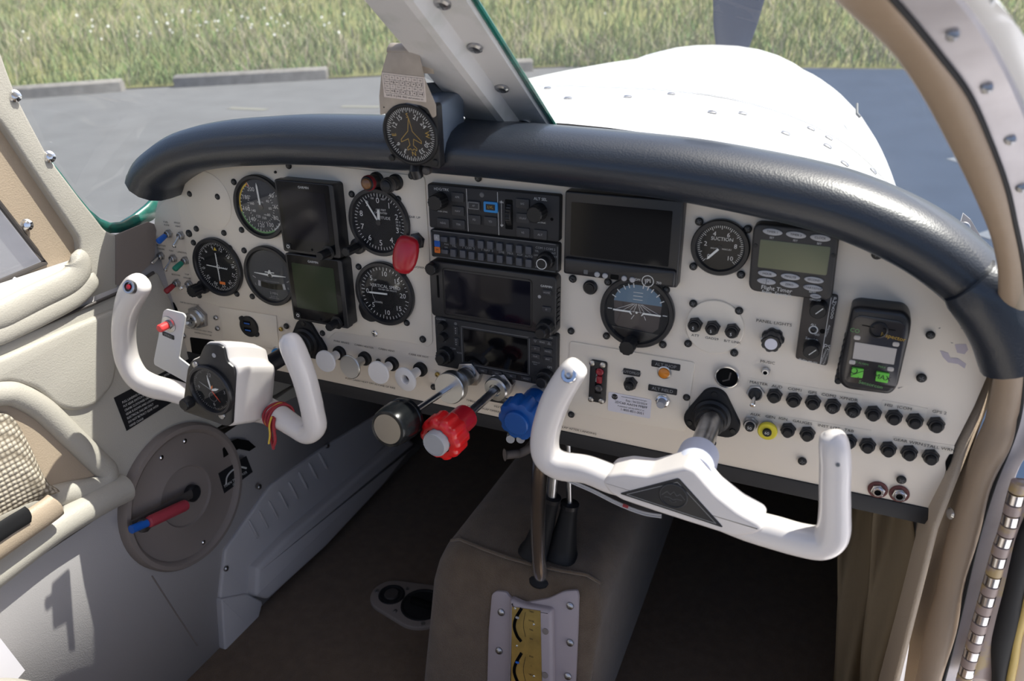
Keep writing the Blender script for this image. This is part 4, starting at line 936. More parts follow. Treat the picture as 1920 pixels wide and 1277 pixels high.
# ================================================================ WARNING LAMPS, GEAR SWITCH
for q, mt, lab in (((745, 178), 'dull_amber', 'press-to-test lamp with an amber lens above the altimeter'), ((890, 195), 'charcoal', 'press-to-test lamp with a dark lens above the altimeter')):
    px, py = z2(*q); u, v = uv(px, py, 24); t = thing('indicator_lamp', lab, 'lamp', (u, 0, v), 'press-to-test lamps')
    m = MB(PF(u, v)); m.lathe([(9.5, 0), (9.5, 4), (8, 5), (8, 13), (7.2, 13.5), (7.2, 14.5), (8.4, 15), (8.4, 22), (7.4, 23.4), (6.4, 23.4)], 28); m.build('lamp_body', 'black_plastic', t)
    m = MB(PF(u, v)); m.lathe([(6.6, 22.8), (6, 25), (3.6, 26.6), (0, 27)], 24); m.build('lens', mt, t)
    m = MB(PF(u, v)); m.lathe([(8.7, 16), (9, 17), (9, 21), (8.6, 22)], 28); m.build('lens_collar', 'crank_brown' if mt == 'charcoal' else 'red_sleeve', t)
u, v = uv(*z2(1125, 605), 2); t = thing('gear_switch', 'red paddle landing gear knob on a black collar between the gear labels', 'switch', (u, 0, v))
m = MB(PF(u, v)); m.prism(ngon(6, 10.5, .3), 0, 3, .6); m.lathe([(9, 3), (9, 6), (5, 8), (0, 8)], 24); m.build('collar', 'black_satin', t)
pe = PY(*z2(1040, 705), -44); ps = V((u, -6, v))
m = MB(); m.tube([ps, ps.lerp(pe, .75)], 3.2, 12); m.build('stem', 'steel', t)
ax_ = (pe - ps).normalized(); m = MB(); 
pts = [pe + V((5, 4, 20)) * f + V((-2, -3, -8)) * (1 - f) * .9 for f in (-.75, -.6, -.3, 0, .3, .6, .9, 1.05)]
pts = [pe + V((3.5, 6, 21)) * f for f in (-1., -.92, -.7, -.35, 0, .35, .65, .85, .95)]
m.tube(pts, [4, 9, 12.6, 15, 15.6, 15, 13.4, 10.4, 5], 22, up=(0, -1, .2), ry=[3, 6, 8.4, 9.4, 9.6, 9.4, 8.4, 6.4, 3]); m.build('paddle', 'red_knob', t, sharp=60)
m = MB(PF(u - 15, v - 46)); m.flat([(0, 0)] and [(-2, 0), (2, 0), (0, -3)], 0); 

# ================================================================ LEFT TOGGLE SWITCHES
def toggle(px, py, tx, ty, sleeve, lab, r=6.2):
    u, v = uv(px, py, 3); t = thing('toggle_switch', lab, 'switch', (u, 0, v), 'toggle switches left of the gauges')
    m = MB(PF(u, v)); m.prism(ngon(6, r, .2), 0, 2.8, .5); m.build('nut', 'steel', t); m = MB(PF(u, v)); m.lathe([(r * .74, 2.6), (r * .74, 6), (r * .6, 6.6), (r * .5, 5.4), (0, 5.2)], 20); m.build('bushing', 'charcoal' if r > 8 else 'steel', t)
    b = V((u, -5, v)); e = PY(tx, ty, -21)
    m = MB(); m.tube([b, b.lerp(e, .5), e, e + (e - b).normalized() * .8], [1.6, 2., 2.7, 1.6], 14); m.build('lever', 'chrome', t)
    if sleeve:
        m = MB(); m.tube([b.lerp(e, f) for f in (.18, .22, .5, .95, 1.05, 1.08)], [3, 3.6, 3.9, 4.2, 3.4, 1.4], 16); m.build('lever_sleeve', sleeve, t)
    return t
Tz = lambda a, b, s, lab: toggle(*z1(*a), *z1(*b), s, lab)
Tz((175, 507), (118, 552), 'blue_sleeve', 'toggle switch with a blue sleeve under the fuel pump label')
Tz((250, 518), (212, 583), None, 'bare chrome toggle switch under the pitot heat label')
Tz((128, 640), (78, 682), None, 'dull steel toggle switch under the bottom strobe label')
Tz((203, 655), (160, 725), None, 'bare chrome toggle switch under the nav label')
Tz((275, 668), (215, 718), 'green_sleeve', 'toggle switch with a green sleeve under the landing label')
Tz((225, 803), (163, 852), 'red_sleeve', 'toggle switch with a red sleeve under the beacon label')
Tz((298, 810), (252, 832), None, 'steel toggle switch under the top strobe label')
# ignition key switch
u, v = uv(*z1(355, 1005), 2); t = thing('ignition_switch', 'steel ignition key switch with a large hexagon nut', 'switch', (u, 0, v))
m = MB(PF(u, v)); m.prism(ngon(6, 18, .35), 0, 5, 1); m.build('nut', 'steel', t)
m = MB(PF(u, v)); m.lathe([(14, 5), (14, 7), (11.5, 9), (11.5, 16), (10, 18), (7, 18), (6.4, 15), (0, 15)], 32); m.build('lock_barrel', 'brushed', t)
m = MB(PF(u, v)); m.prism(rrect(2, 9, .6), 15, 15.4); m.build('key_slot', 'dark_void', t)
e = PY(*z1(285, 1040), -36); m = MB(); m.tube([V((u, -16, v)), e], 4, 12, ry=2.2, up=(0, 0, 1)); m.build('switch_lever', 'steel', t)
# usb socket
u, v = uv(*z1(662, 1060), 2.5); t = thing('usb_socket', 'round black socket with two USB ports', 'socket', (u, 0, v))
m = MB(PF(u, v)); m.prism(ngon(40, 15.5), 1, 5, 1.2); m.prism(rrect(38, 9, 4.4), 1, 4, .6, M=PF(u, v, 0, radians(-41))); m.build('socket_body', 'black_plastic', t)
for k in (6.2, -4.2): 
    m = MB(PF(u, v)); m.prism(rrect(13, 6, .8, 3, -1, k), 4.6, 5.3, .2); o = m.build('usb_port', 'dark_void', t)
    m = MB(PF(u, v)); m.prism(rrect(10, 1.8, .3, 2, -1, k - 1), 5.2, 5.5); m.build('port_tongue', 'blue_sleeve', o)
for a in (139, -41):
    m = MB(PF(u + 16.5 * cos(radians(a)), v + 16.5 * sin(radians(a)), 4)); m.lathe([(2.6, 0), (2.2, .8), (0, 1.2)], 12); m.build('screw', 'screw_black', t)
# breaker beside the key switch, and a small blue button behind the left wheel
u, v = uv(516, 662, 6); t = thing('push_button', 'small blue push button beside the left control shaft', 'button', (u, 0, v)); m = MB(PF(u, v)); m.lathe([(6, 0), (6, 6), (5, 8), (0, 8.4)], 22); m.build('button_cap', 'level_blue', t); m = MB(PF(u, v)); m.lathe([(7.5, 0), (7.5, 2), (6, 2.6), (0, 2.6)], 22); m.build('button_ring', 'steel', t)

# ================================================================ PULL KNOBS
def pull(bx, by, fx, fy, w, r, face, lab, hollow=False):
    u, v = uv(bx, by, 3); t = thing('pull_knob', lab, 'knob', (u, 0, v), 'pull knobs below the flight gauges')
    m = MB(PF(u, v)); m.lathe([(9.6, 0), (9.6, 4), (8, 6), (5, 6.2), (0, 6.2)], 26); m.build('collar', 'rubber', t)
    e = PY(*k5(fx, fy), -w); b = V((u, -5, v)); Mk = look(b, e - b); L = (e - b).length; m = MB(Mk)
    if hollow: m.cap = False; m.lathe([(6, 4), (6, L - 12), (9, L - 6), (r, L - 2.5), (r, L - .6), (r - .8, L), (6.5, L), (5.6, L - 1), (5.2, L - 9)], 34)
    else: m.lathe([(6, 4), (6, L - 12), (9, L - 6), (r, L - 2.5), (r, L - .8), (r - .8, L), (0, L)], 34)
    m.build('knob', face, t, sharp=40)
    if hollow: m = MB(Mk); m.disc(5.3, L - 8.4); m.build('knob_socket', 'crank_brown', t)
    if face == 'brushed' : m = MB(Mk); m.lathe([(r - 2, L), (r - 2, L + .3), (0, L + .3)], 34); m.build('knob_face', 'aluminium', t)
    return t
pull(*k5(290, 240), 190, 300, 34, 15, 'white_plastic', 'white pull knob below the park brake label')
pull(*k5(473, 280), 365, 340, 34, 16, 'brushed', 'brushed metal pull knob below the cabin heater label')
pull(*k5(668, 318), 570, 382, 34, 15.5, 'white_plastic', 'white pull knob below the cabin vent label')
pull(*k5(873, 358), 765, 430, 34, 16, 'white_plastic', 'white pull knob with a hollow centre below the carb air label', True)

# ================================================================ ENGINE CONTROLS
def ctrl(name, lab, bpx, fpx, w, wb): 
    u, v = uv(*bpx, wb); return thing(name, lab, 'control knob', (u, 0, v)), V((u, -wb, v)), PY(*fpx, -w)
t, b, e = ctrl('throttle', 'black throttle knob with a spun metal end on a thin steel rod', (841, 729), (726, 805), 168, 40); d = (e - b).normalized()
m = MB(PF(b.x + 12, b.z + 8)); m.prism(ngon(6, 17, .2), 0, 12, 1.2); m.lathe([(12, 12), (12, 18)], 24); m.build('mount_nut', 'steel', t)
Mk = look(b - d * 22, d); m = MB(Mk); m.lathe([(14, 0), (14, 4), (11, 5), (11, 8), (19.5, 9), (20, 10), (20, 20.5), (19, 22), (0, 22)], 44); m.build('friction_lock', 'brushed', t)
m = MB(); m.tube([b, e - d * 30], 3.6, 14); m.build('rod', 'chrome', t)
L = 40; Mk = look(e - d * L, d); m = MB(Mk); m.lathe([(12, 0), (20, 1.5), (22.5, 4), (23, 9), (22.2, 10), (22.2, 14), (23, 15), (22.4, 30), (21, 38), (20, 40), (17.5, 40.5), (17, 39.6), (0, 39.6)], 48); m.build('knob', mat('throttle_black', (.006, .007, .008), .22, spec=.35), t)
m = MB(Mk); m.disc(16.8, 40.1, 40); m.build('knob_face', mat('spun_metal', (.34, .325, .30), .22, metal=1.), t)
m = MB(Mk); m.lathe([(22.4, 19), (22.7, 19.6), (22.6, 20.4)], 48); m.build('knob_line', 'steel', t)
t, b, e = ctrl('mixture_control', 'ribbed red mixture knob with a pale push button end', (928, 732), (813, 835), 150, 20); d = (e - b).normalized()
m = MB(PF(b.x + 3, b.z + 3)); m.prism(ngon(6, 16, .2), 0, 11, 1.2); m.build('mount_nut', 'steel', t)
Mk = look(b - d * 12, d); m = MB(Mk); m.lathe([(13, 0), (15.5, 2), (15.5, 10), (14, 12), (8, 12.4), (7, 10), (0, 10)], 36); m.build('locknut', 'brushed', t)
m = MB(); m.tube([b, e - d * 40], 5.2, 16); m.build('rod', 'steel', t)
Mk = look(e - d * 66, d); m = MB(Mk); m.lathe([(10, 0), (14.6, 1), (15, 3), (15, 34), (0, 34)], 32); m.build('knob_neck', 'red_knob', t)
m = MB(Mk); m.lathe([(18, 30), (24, 32), (25.6, 35), (25.6, 52), (24, 56), (20, 57.5), (15.6, 57.5), (15.6, 54), (0, 54)], 120, lobes=10, depth=.09); m.build('knob', 'red_plastic', t, sharp=50)
m = MB(Mk); m.lathe([(14.4, 54), (14.4, 64.6), (13.6, 66), (12.6, 66.2), (12.4, 65.6), (0, 65.6)], 40); m.build('lock_button', 'button_grey', t)
t, b, e = ctrl('propeller_control', 'ribbed blue propeller pitch knob beside the right control wheel', (1008, 745), (967, 795), 72, 12); d = (e - b).normalized()
Mk = look(b - d * 8, d); m = MB(Mk); m.lathe([(13, 0), (14, 3), (14, 14), (12, 16), (0, 16)], 32); m.build('locknut', 'button_grey', t)
L = (e - b).length; Mk = look(b, d); m = MB(Mk); m.lathe([(10, 2), (14.5, 3), (15, 5), (15, L - 26), (0, L - 26)], 32); m.build('knob_neck', 'blue_plastic', t)
m = MB(Mk); m.lathe([(18, L - 30), (24, L - 28), (25.6, L - 25), (25.6, L - 9), (24, L - 5), (20, L - 4), (15.6, L - 4), (0, L - 4)], 120, lobes=10, depth=.09); m.build('knob', 'blue_plastic', t, sharp=50)
m = MB(Mk); m.lathe([(15, L - 4), (15, L), (13.6, L + 1.2), (0, L + 1.4)], 40); m.build('lock_button', 'blue_plastic', t)
# placard tucked behind the mixture control
m = MB(PF(0, 0)); m.prism(lw([(919, 741), (954, 748), (953, 759), (917, 752)], 1), .2, 1.2, .2); m.build('mixture_placard', 'charcoal', panel)
m = MB(PF(0, 0)); u, v = uv(936, 750, 1.3); m.text('MIXTURE', 4, u + 2, v + 1, 1.35); m.build('placard_print', 'grey_ink', panel)
# ================================================================ RADIO STACK  (159 mm wide units)
SU = 79.4
def unit(name, lab, vt, vb, D, mt='charcoal', r=2.5, cat='radio'):
    t = thing(name, lab, cat, (SU, 0, (vt + vb) / 2)); m = MB(PF(0, 0)); m.prism(rrect(158.5, vt - vb - .6, r, 4, SU, (vt + vb) / 2), 0, D, 1.6, steps=3); m.build('case', mt, t); return t
def at3(x, y, w): return uv(*z3(x, y), w)
def at4(x, y, w): return uv(*z4(x, y), w)
def key(t, u, v, w, h, z, s, hh=2.6, mt='button_dark', ink='grey_ink', r=1.2, nm='button', proud=1.8):
    m = MB(PF(u, v)); m.prism(rrect(w, h, r, 3), z, z + proud, .5); o = m.build(nm, mt, t)
    if s: q = MB(PF(u, v)); q.text(s, hh * .8, 0, 0, z + proud + .12); q.build('lettering', ink, o)
    return o
def knob(t, u, v, z, r, L, nm='knob', mt='black_plastic', lobes=16, r2=None):
    m = MB(PF(u, v, z)); m.lathe([(r * 1.02, 0), (r, 1), (r * .96, L - 1), (r * .86, L), (0, L)], 30, lobes=lobes, depth=.07); o = m.build(nm, mt, t)
    if r2: m = MB(PF(u, v, z + L)); m.lathe([(r2, 0), (r2, L * .7), (r2 * .85, L * .8), (0, L * .8)], 24, lobes=lobes, depth=.08); m.build('inner_knob', mt, o)
    return o
D = 9
# autopilot controller
t = unit('autopilot_controller', 'black autopilot controller with a blue level button, topmost in the radio stack', 57.5, 6.2, D)
knob(t, *at3(200, 235, D), D, 9.5, 16); knob(t, *at3(985, 325, D), D, 9.5, 16)
for s, x, y in (('APR', 330, 212), ('NAV', 333, 323), ('HDG', 216, 418), ('TRK', 340, 430), ('FD', 466, 392), ('YD', 594, 407), ('IAS', 850, 264), ('VNAV', 852, 381), ('VS', 853, 495), ('ALT', 991, 512)): key(t, *at3(x, y, D + 1.5), 15.5, 10.5, D, s, 2.9)
o = key(t, *at3(460, 280, D + 1.5), 15.5, 10.5, D, 'AP', 2.6); u, v = at3(460, 280, D + 1.5); m = MB(PF(u, v)); m.line(rrect(12.4, 7, .3, 1), .5, D + 1.95, True); m.build('button_frame', 'grey_ink', o)
u, v = at3(595, 292, D + 1.5); o = key(t, u, v, 17, 12, D, None, mt='level_blue', r=1.6); m = MB(PF(u, v)); m.prism(rrect(11, 6.6, .5, 2), D + 1.6, D + 2.1); m.build('button_window', 'black_plastic', o); m = MB(PF(u, v)); m.text('LVL', 3.1, 0, 0, D + 2.25); m.build('lettering', 'amber_line', o)
m = MB(PF(0, 0)); 
for a, b in (((402, 145), (418, 485)), ((650, 172), (662, 515))): m.line([at3(*a, D), at3(*b, D)], .55, D + .15)
u, v = at3(683, 345, D); m.line([(u, v - 13), (u, v + 13)], .4, D + .15).flat([(u - 1.2, v + 12), (u + 1.2, v + 12), (u, v + 15)], D + .15).flat([(u - 1.2, v - 12), (u + 1.2, v - 12), (u, v - 15)], D + .15)
for s, x, y, h in (('HDG/TRK', 203, 150, 3.1), ('ALT SEL', 993, 228, 3.1), ('DN', 683, 253, 2.2), ('UP', 687, 438, 2.2), ('PUSH SYNC', 213, 327, 1.7), ('PUSH SYNC', 993, 415, 1.7)): u, v = at3(x, y, D); m.text(s, h, u, v, D + .15)
m.build('lettering', 'white_ink', t)
u, v = at3(742, 350, D); m = MB(PF(u, v)); m.prism(rrect(9, 33, 1), D - .5, D + .2); m.build('wheel_slot', 'dark_void', t)
m = MB(PF(u + .6, v, D - 9) @ Matrix.Rotation(pi / 2, 4, 'Y') @ Matrix.Translation((0, 0, -3.2))); m.lathe([(14.5, 0), (15.5, .8), (15.5, 5.6), (14.5, 6.4), (0, 6.4)], 60, lobes=30, depth=.04); m.build('pitch_wheel', 'black_plastic', t)
u, v = at3(525, 193, D); m = MB(PF(u, v)); m.lathe([(3, D), (2.4, D + .6), (0, D + .8)], 16); m.build('light_sensor', 'dim_ink', t)
u, v = at3(1085, 388, D); m = MB(PF(u, v)); m.disc(1.8, D + .2, 14); m.build('lock_screw', 'dark_void', t)
# audio panel
t = unit('audio_panel', 'narrow black audio selector panel with two rows of small keys', 4.6, -29.2, D - 1, cat='audio panel')
m = MB(PF(0, 0)); m.line(rrect(155, 31, 2, 4, SU, -12.3), 1.1, D - .8, True); m.build('face_frame', 'dim_ink', t)
for k, (x, y) in enumerate(((220, 550), (290, 562), (365, 575), (437, 580), (513, 592), (588, 598), (663, 610), (741, 620), (819, 630), (896, 640))): 
    u, v = at3(x, y, D + 3); key(t, u, v, 8.5 if k == 0 else 7, 9 if k else 6, D - 1, None, mt='button_blue_grey', r=.8, proud=4)
for k, (x, y) in enumerate(((226, 648), (293, 660), (370, 668), (440, 680), (515, 688), (590, 697), (665, 708), (742, 718), (820, 730), (896, 742))): 
    u, v = at3(x, y, D + 3); key(t, u, v, 8.5 if k == 0 else 7, 9 if k else 5, D - 1, None, mt='button_blue_grey', r=.8, proud=4)
m = MB(PF(0, 0)); zf = D - .8
for s, x, y, h in (('PHN', 240, 590, 2), ('SPR', 238, 616, 2), ('TEL', 302, 605, 2.6), ('1  COM  2', 415, 620, 2.6), ('1  NAV  2', 565, 638, 2.6), ('DME', 680, 654, 2.4), ('MKR', 750, 664, 2.6), ('ADF', 826, 675, 2.6), ('AUTO', 897, 687, 2.4), ('COM 1', 990, 620, 2.6), ('COM 2', 1072, 630, 2.6), ('TEL', 962, 645, 2.2), ('OFF', 955, 678, 2.2), ('INT', 1097, 664, 2.2), ('EXT', 1106, 692, 2.2), ('MIC', 968, 772, 2.2)): u, v = at3(x, y, D); m.text(s, h, u, v, zf)
m.build('lettering', 'grey_ink', t)
for (x, y), mt, s in (((163, 536), 'button_grey', 'A'), ((166, 585), 'blue_sleeve', ''), ((168, 634), 'orange_ink', 'M')): key(t, *at3(x, y, D), 7.5, 7.5, D - 1, s, 4, mt=mt, ink='white_ink' if s == 'A' else 'black_ink', nm='marker_light', proud=.6)
u, v = at3(1040, 715, D); knob(t, u, v, D - 1, 10, 8, lobes=14); m = MB(PF(u, v)); u2, v2 = at3(990, 738, D + 14); 
m = MB(PF(u, v, D + 7)); m.lathe([(6.6, 0), (6.6, 7), (6, 7.6), (0, 7.6)], 28); o = m.build('volume_knob', 'black_plastic', t); m = MB(PF(u, v, D + 14.8)); m.ring(5.2, 6, 0, 30); m.build('knob_ring', 'white_ink', o)
# touch-screen navigator
DN = 15
t = unit('touchscreen_navigator', 'black navigator with one wide dark touchscreen, third in the radio stack', -31, -101, DN, 'black_satin', 5)
u0_, v0_ = at3(235, 750, DN); u1_, v1_ = at3(975, 1215, DN)
m = MB(PF(0, 0)); m.prism([(20, -40.5), (128, -40.5), (128, -93), (20, -93)], DN, DN + .5, .2); m.build('screen', 'screen_dark', t)
m = MB(PF(0, 0)); m.line(rrect(112, 58, 4, 4, 74, -67), 1.2, DN + .3, True); m.build('screen_rim', 'black_plastic', t)
knob(t, 5, -40, DN - 3, 7.5, 10)
knob(t, 148, -92, DN, 10.5, 12, r2=6.6)
key(t, 148, -50, 11, 6.5, DN, 'HOME', 2.4); key(t, 148, -70, 11, 6.5, DN, 'D', 2.6); 
m = MB(PF(0, 0)); m.prism(rrect(2.4, 28, .6, 2, 11, -62), DN, DN + .5); m.build('card_slot', 'dark_void', t)
m = MB(PF(0, 0)); m.text('GARMIN', 2.6, 147, -43.5, DN + .15); m.build('lettering', 'white_ink', t)
m = MB(PF(139, -56.5)); m.disc(2, DN + .2, 16); m.build('light_sensor', 'grey_ink', t)
for k in range(8): m = MB(PF(0, 0)); m.prism([(158.4, -46 - 5.6 * k), (159.8, -46 - 5.6 * k), (159.8, -49 - 5.6 * k), (158.4, -49 - 5.6 * k)], 4, DN - 2); m.build('side_rib', 'black_plastic', t)
# lower navigator with keys round the screen
DG = 9
t = unit('gps_navigator', 'black navigator radio with keys round a dark screen, lowest in the stack', -103, -170.5, DG, 'charcoal')
m = MB(PF(0, 0)); m.prism([(39, -113.5), (122, -113.5), (122, -157.5), (39, -157.5)], DG, DG + .5, .2); m.build('screen', 'screen_black', t)
m = MB(PF(0, 0)); m.line(rrect(88, 49, 1, 2, 80.5, -135.5), 1.0, DG + .2, True); m.build('screen_rim', 'dim_ink', t)
knob(t, 12.5, -113, DG, 5.6, 9); knob(t, 12.5, -128, DG, 5.6, 9)
knob(t, 14.5, -152, DG, 11, 10, r2=6.8); knob(t, 146, -158, DG, 11, 10, r2=6.8)
key(t, 29.5, -117.5, 6.5, 11.5, DG, None); key(t, 29.5, -132.5, 6.5, 11.5, DG, None)
m = MB(PF(0, 0)); 
for k in (-114.5, -117.5, -120.5, -129.5, -132.5, -135.5): m.ring(0, .7, DG + 1.95, 8, M=PF(29.5, k))
for s, x, y, h in (('GARMIN', 9, -106.6, 2.4), ('COM', 9, -120, 2), ('VLOC', 11, -135, 2), ('COM', 24, -143, 2.4), ('VLOC', 33, -147, 2.2), ('GPS', 150, -144.6, 2.6), ('GNS 430', 148, -107, 2), ('DEFAULT', 133, -141.5, 1.7), ('NAV', 132, -144, 1.7)): m.text(s, h, x, y, DG + .15)
m.build('lettering', 'grey_ink', t)
m = MB(PF(29, -109)); m.disc(2, DG + .2, 14); m.build('light_sensor', 'dim_ink', t)
o = key(t, 141, -113.5, 24, 6.5, DG, 'RNG', 2.8); m = MB(PF(141, -113.5)); m.line([(-10, 1.2), (-7, 1.2), (-8.5, -1.4)], .4, DG + 1.95, True).line([(10, -1.2), (7, -1.2), (8.5, 1.4)], .4, DG + 1.95, True); m.build('range_arrows', 'grey_ink', o)
for s, x, y in (('D', 132.5, -123), ('MENU', 148, -124), ('CLR', 132.5, -133), ('ENT', 148, -134)): key(t, x, y, 11, 6.6, DG, s, 2.5)
for k, s in enumerate(('CDI', 'OBS', 'MSG', 'FPL', 'PROC')): key(t, 45 + 19 * k, -164.6, 13, 5.4, DG, s, 2.3)

# ================================================================ ENGINE MONITOR
eu0, ev0 = uv(1058, 354, 10); eu1, ev1 = uv(1276, 531.7, 18)
t = thing('engine_monitor', 'wide engine monitor with a blank black screen right of the radio stack', 'display', ((eu0 + eu1) / 2, 0, (ev0 + ev1) / 2))
q = lambda x, y, w=14: uv(*z5(x, y), w)
a, b, c, d = q(66, 50), q(850, 142), q(826, 690), q(60, 590)
L_, R_, T_, B_ = (a[0] + d[0]) / 2, (b[0] + c[0]) / 2, (a[1] + b[1]) / 2, (c[1] + d[1]) / 2
L_ = max(L_, 161.5); B_ -= 4
m = MB(PF(0, 0)); m.prism(rrect(R_ - L_, T_ - B_, 2.5, 3, (L_ + R_) / 2, (T_ + B_) / 2), 0, 14, 2, steps=3); m.build('case', 'black_satin', t)
sa, sb = q(100, 130), q(795, 625)
st_, sb_ = T_ - 11, B_ + 22
m = MB(PF(0, 0)); m.prism(rrect(R_ - L_ - 18, st_ - sb_, 1, 2, (L_ + R_) / 2 - 1.5, (st_ + sb_) / 2), 13.8, 14.4); m.build('screen', 'screen_black', t)
m = MB(PF(0, 0)); m.prism(rrect(R_ - L_ - 3, 19, 3, 3, (L_ + R_) / 2, B_ + 10.5), 12, 18, 3, steps=3); m.build('lower_bezel', 'black_satin', t)
for x, y in ((283, 618), (336, 627), (463, 645), (517, 654)):
    u, v = q(x, y, 18); m = MB(PF(u, v, 17.5)); m.lathe([(3, 0), (3, 1.4), (2.4, 2.2), (0, 2.4)], 18); m.build('button', 'button_grey', t)
u, v = q(398, 637, 18); m = MB(PF(u, v)); m.prism(rrect(9, 5, 1), 17.8, 18.4); m.build('data_port', 'dark_void', t)
u, v = q(207, 603, 18); m = MB(PF(u, v)); m.prism(rrect(4.6, 4.6, .6, 2), 17.6, 18.2); m.build('light_sensor', 'dim_ink', t)
u, v = q(619, 665, 18.3); m = MB(PF(u, v)); m.ring(5.6, 6.4, 18.3, 30); m.text('JPI', 4.6, 0, 0, 18.3, .15).text('EDM', 2.6, -11.5, .2, 18.3).text('750', 2.6, 11.5, -.4, 18.3); m.build('lettering', 'white_ink', t)
# push button lower left of the monitor
u, v = uv(*z5(232, 710), 4); t = thing('push_button', 'black push button below the wide engine monitor', 'button', (u, 0, v)); m = MB(PF(u, v)); m.lathe([(8, 0), (8, 3), (6.6, 4.4), (0, 4.4)], 24); m.build('button_ring', 'black_satin', t); m = MB(PF(u, v)); m.lathe([(5, 4), (5, 6), (0, 6.4)], 20); m.build('button_cap', 'black_plastic', t)

# ================================================================ RIGHT PANEL
# round cover plate with three breakers
cu, cv = uv(*z6(238, 932), 1.4); t = thing('breaker_plate', 'round cream cover plate carrying three black breakers', 'cover plate', (cu, 0, cv))
m = MB(PF(cu, cv)); m.lathe([(29.8, 0), (29.8, 1.6), (29, 2.2), (0, 2.2)], 60); m.build('plate', 'plate_paint', t)
def popper(px, py, w, lab, base=0., amp='5', nutmt='black_satin', ring=None, btn='black_plastic', s=1.):
    u, v = uv(px, py, w); t = thing('circuit_breaker', lab, 'circuit breaker', (u, 0, v), 'push-pull circuit breakers')
    m = MB(PF(u, v)); m.prism(ngon(6, 8. * s, .26), base, base + 4.2, .9); m.build('nut', nutmt, t)
    m = MB(PF(u, v)); m.lathe([(7. * s, base + 4), (7. * s, base + 6.4), (6.2 * s, base + 7.6), (5 * s, base + 7.8), (4.8 * s, base + 6), (0, base + 6)], 26); m.build('collar', nutmt, t)
    z = base + 6
    if ring: m = MB(PF(u, v)); m.lathe([(7, base + 7), (10, base + 8), (10, base + 11), (9, base + 12), (6, base + 12), (0, base + 12)], 32); m.build('colour_ring', ring, t); z = base + 8
    m = MB(PF(u, v)); m.lathe([(4.6 * s, z - 1), (4.6 * s, z + 6.2), (4 * s, z + 7), (0, z + 7.1)], 22); o = m.build('button', btn, t)
    if amp: m = MB(PF(u, v)); m.text(amp, 3.4 * s, 0, 0, z + 7.25); m.build('rating', 'white_ink' if amp in ('5', '50', '60') else 'dim_ink', o)
    return t
for (x, y), lb in (((88, 922), 'left'), ((220, 945), 'centre'), ((368, 968), 'right')):
    popper(*z6(x, y), 8, 'black breaker marked five above the %s label on the round plate' % {'left': 'ATT', 'centre': 'GAD29', 'right': 'B/T LINK'}[lb], 2.2)
top = [(380, 275, 'AUD', ''), (532, 308, 'COM1', ''), (683, 328, 'GPS', ''), (838, 357, 'COM2', '7½'), (998, 388, 'XPNDR', '7½'), (1157, 415, None, ''), (1320, 445, 'HSI', ''), (1485, 475, 'ICOM', ''), (1652, 505, 'GPS 2', '')]
for x, y, s, amp in top: popper(*k3(x, y), 8, 'black circuit breaker under the %s label in the upper row' % s if s else 'unlabelled black circuit breaker between the XPNDR and HSI ones in the upper row', 0, amp or '5x'[1:1])
bot = [(487, 545, 'black circuit breaker under the IGN label in the lower row'), (640, 575, 'black circuit breaker under the GAUGES label in the lower row'), (965, 635, 'black circuit breaker just right of the white horn tip under T&B'), (1113, 667, 'black circuit breaker second to the right of the white horn in the lower row'), (1275, 696, 'black circuit breaker left of the GEAR WRN one in the lower row'), (1440, 725, 'black circuit breaker under the GEAR WRN label'), (1610, 757, 'black circuit breaker under the STALL WRN label, last of the lower row')]
for x, y, lab in bot: popper(*k3(x, y), 8, lab, 0, '')
popper(*k3(193, 497), 8, 'steel-collared breaker marked 50 under the AUX label', 0, '50', 'steel')
popper(*k3(330, 532), 9, 'breaker marked 60 with a bright yellow ring under the GEN label', 0, '60', 'steel', 'yellow_plastic')
# master switch
px, py = k3(235, 243); o = toggle(px, py, *k3(212, 335), None, 'steel master toggle switch under the MASTER label', 9.4); o['group'] = 'toggle switches'
# flight timer
t = thing('flight_timer', 'dark flight timer with a blank olive display and oval keys', 'timer', (*uv(1488, 480)[:1], 0, uv(1488, 480)[1]))
W6 = lambda x, y, w=14: uv(*z6(x, y), w)
ol = [W6(540, 150), W6(1182, 215), W6(1165, 420), W6(1105, 745), W6(905, 727), W6(485, 660), W6(520, 330)]
xs = [W6(530, 170)[0], W6(1176, 300)[0]]
ol = [W6(530, 152), W6(1178, 220), W6(1115, 742), W6(488, 660)]
m = MB(PF(0, 0)); m.prism(roundpoly(ol, 9, 5), 0, 14, 2.5, steps=3); m.build('case', mat('timer_brown', (.028, .026, .025), .5), t)
m = MB(PF(0, 0)); m.prism(roundpoly([W6(582, 272), W6(1108, 332), W6(1076, 545), W6(560, 482)], 1.5, 2), 13.5, 14.3, .3); m.build('display', 'lcd_olive', t)
for s, x, y, wd in (('TIMER 1', 672, 220, 18), ('TIMER 2', 848, 242, 18), ('CLOCK', 1030, 265, 18), ('HOUR', 632, 533, 17.5), ('MINUTE', 806, 556, 17.5), ('SECOND', 982, 580, 17.5), ('-   +', 626, 590, 17.5), ('ZERO', 798, 614, 17.5), ('START/STOP', 974, 640, 17.5), ('LIGHT', 994, 701, 10)):
    u, v = W6(x, y, 15); m = MB(PF(u, v, 0, radians(-2))); m.prism([(px_ , py_) for px_, py_ in ngon(28, wd / 2, 0, .36 if wd > 12 else .46)], 13.6, 15.2, .6); o = m.build('key', 'button_grey', t)
    m = MB(PF(u, v, 0, radians(-2))); m.text(s, 2.1 if wd > 12 else 1.7, 0, 0, 15.35); 
    if '+' in s: m.line([(0, -3), (0, 3)], .4, 15.35)
    m.build('key_print', 'black_ink', o)
m = MB(PF(0, 0)); 
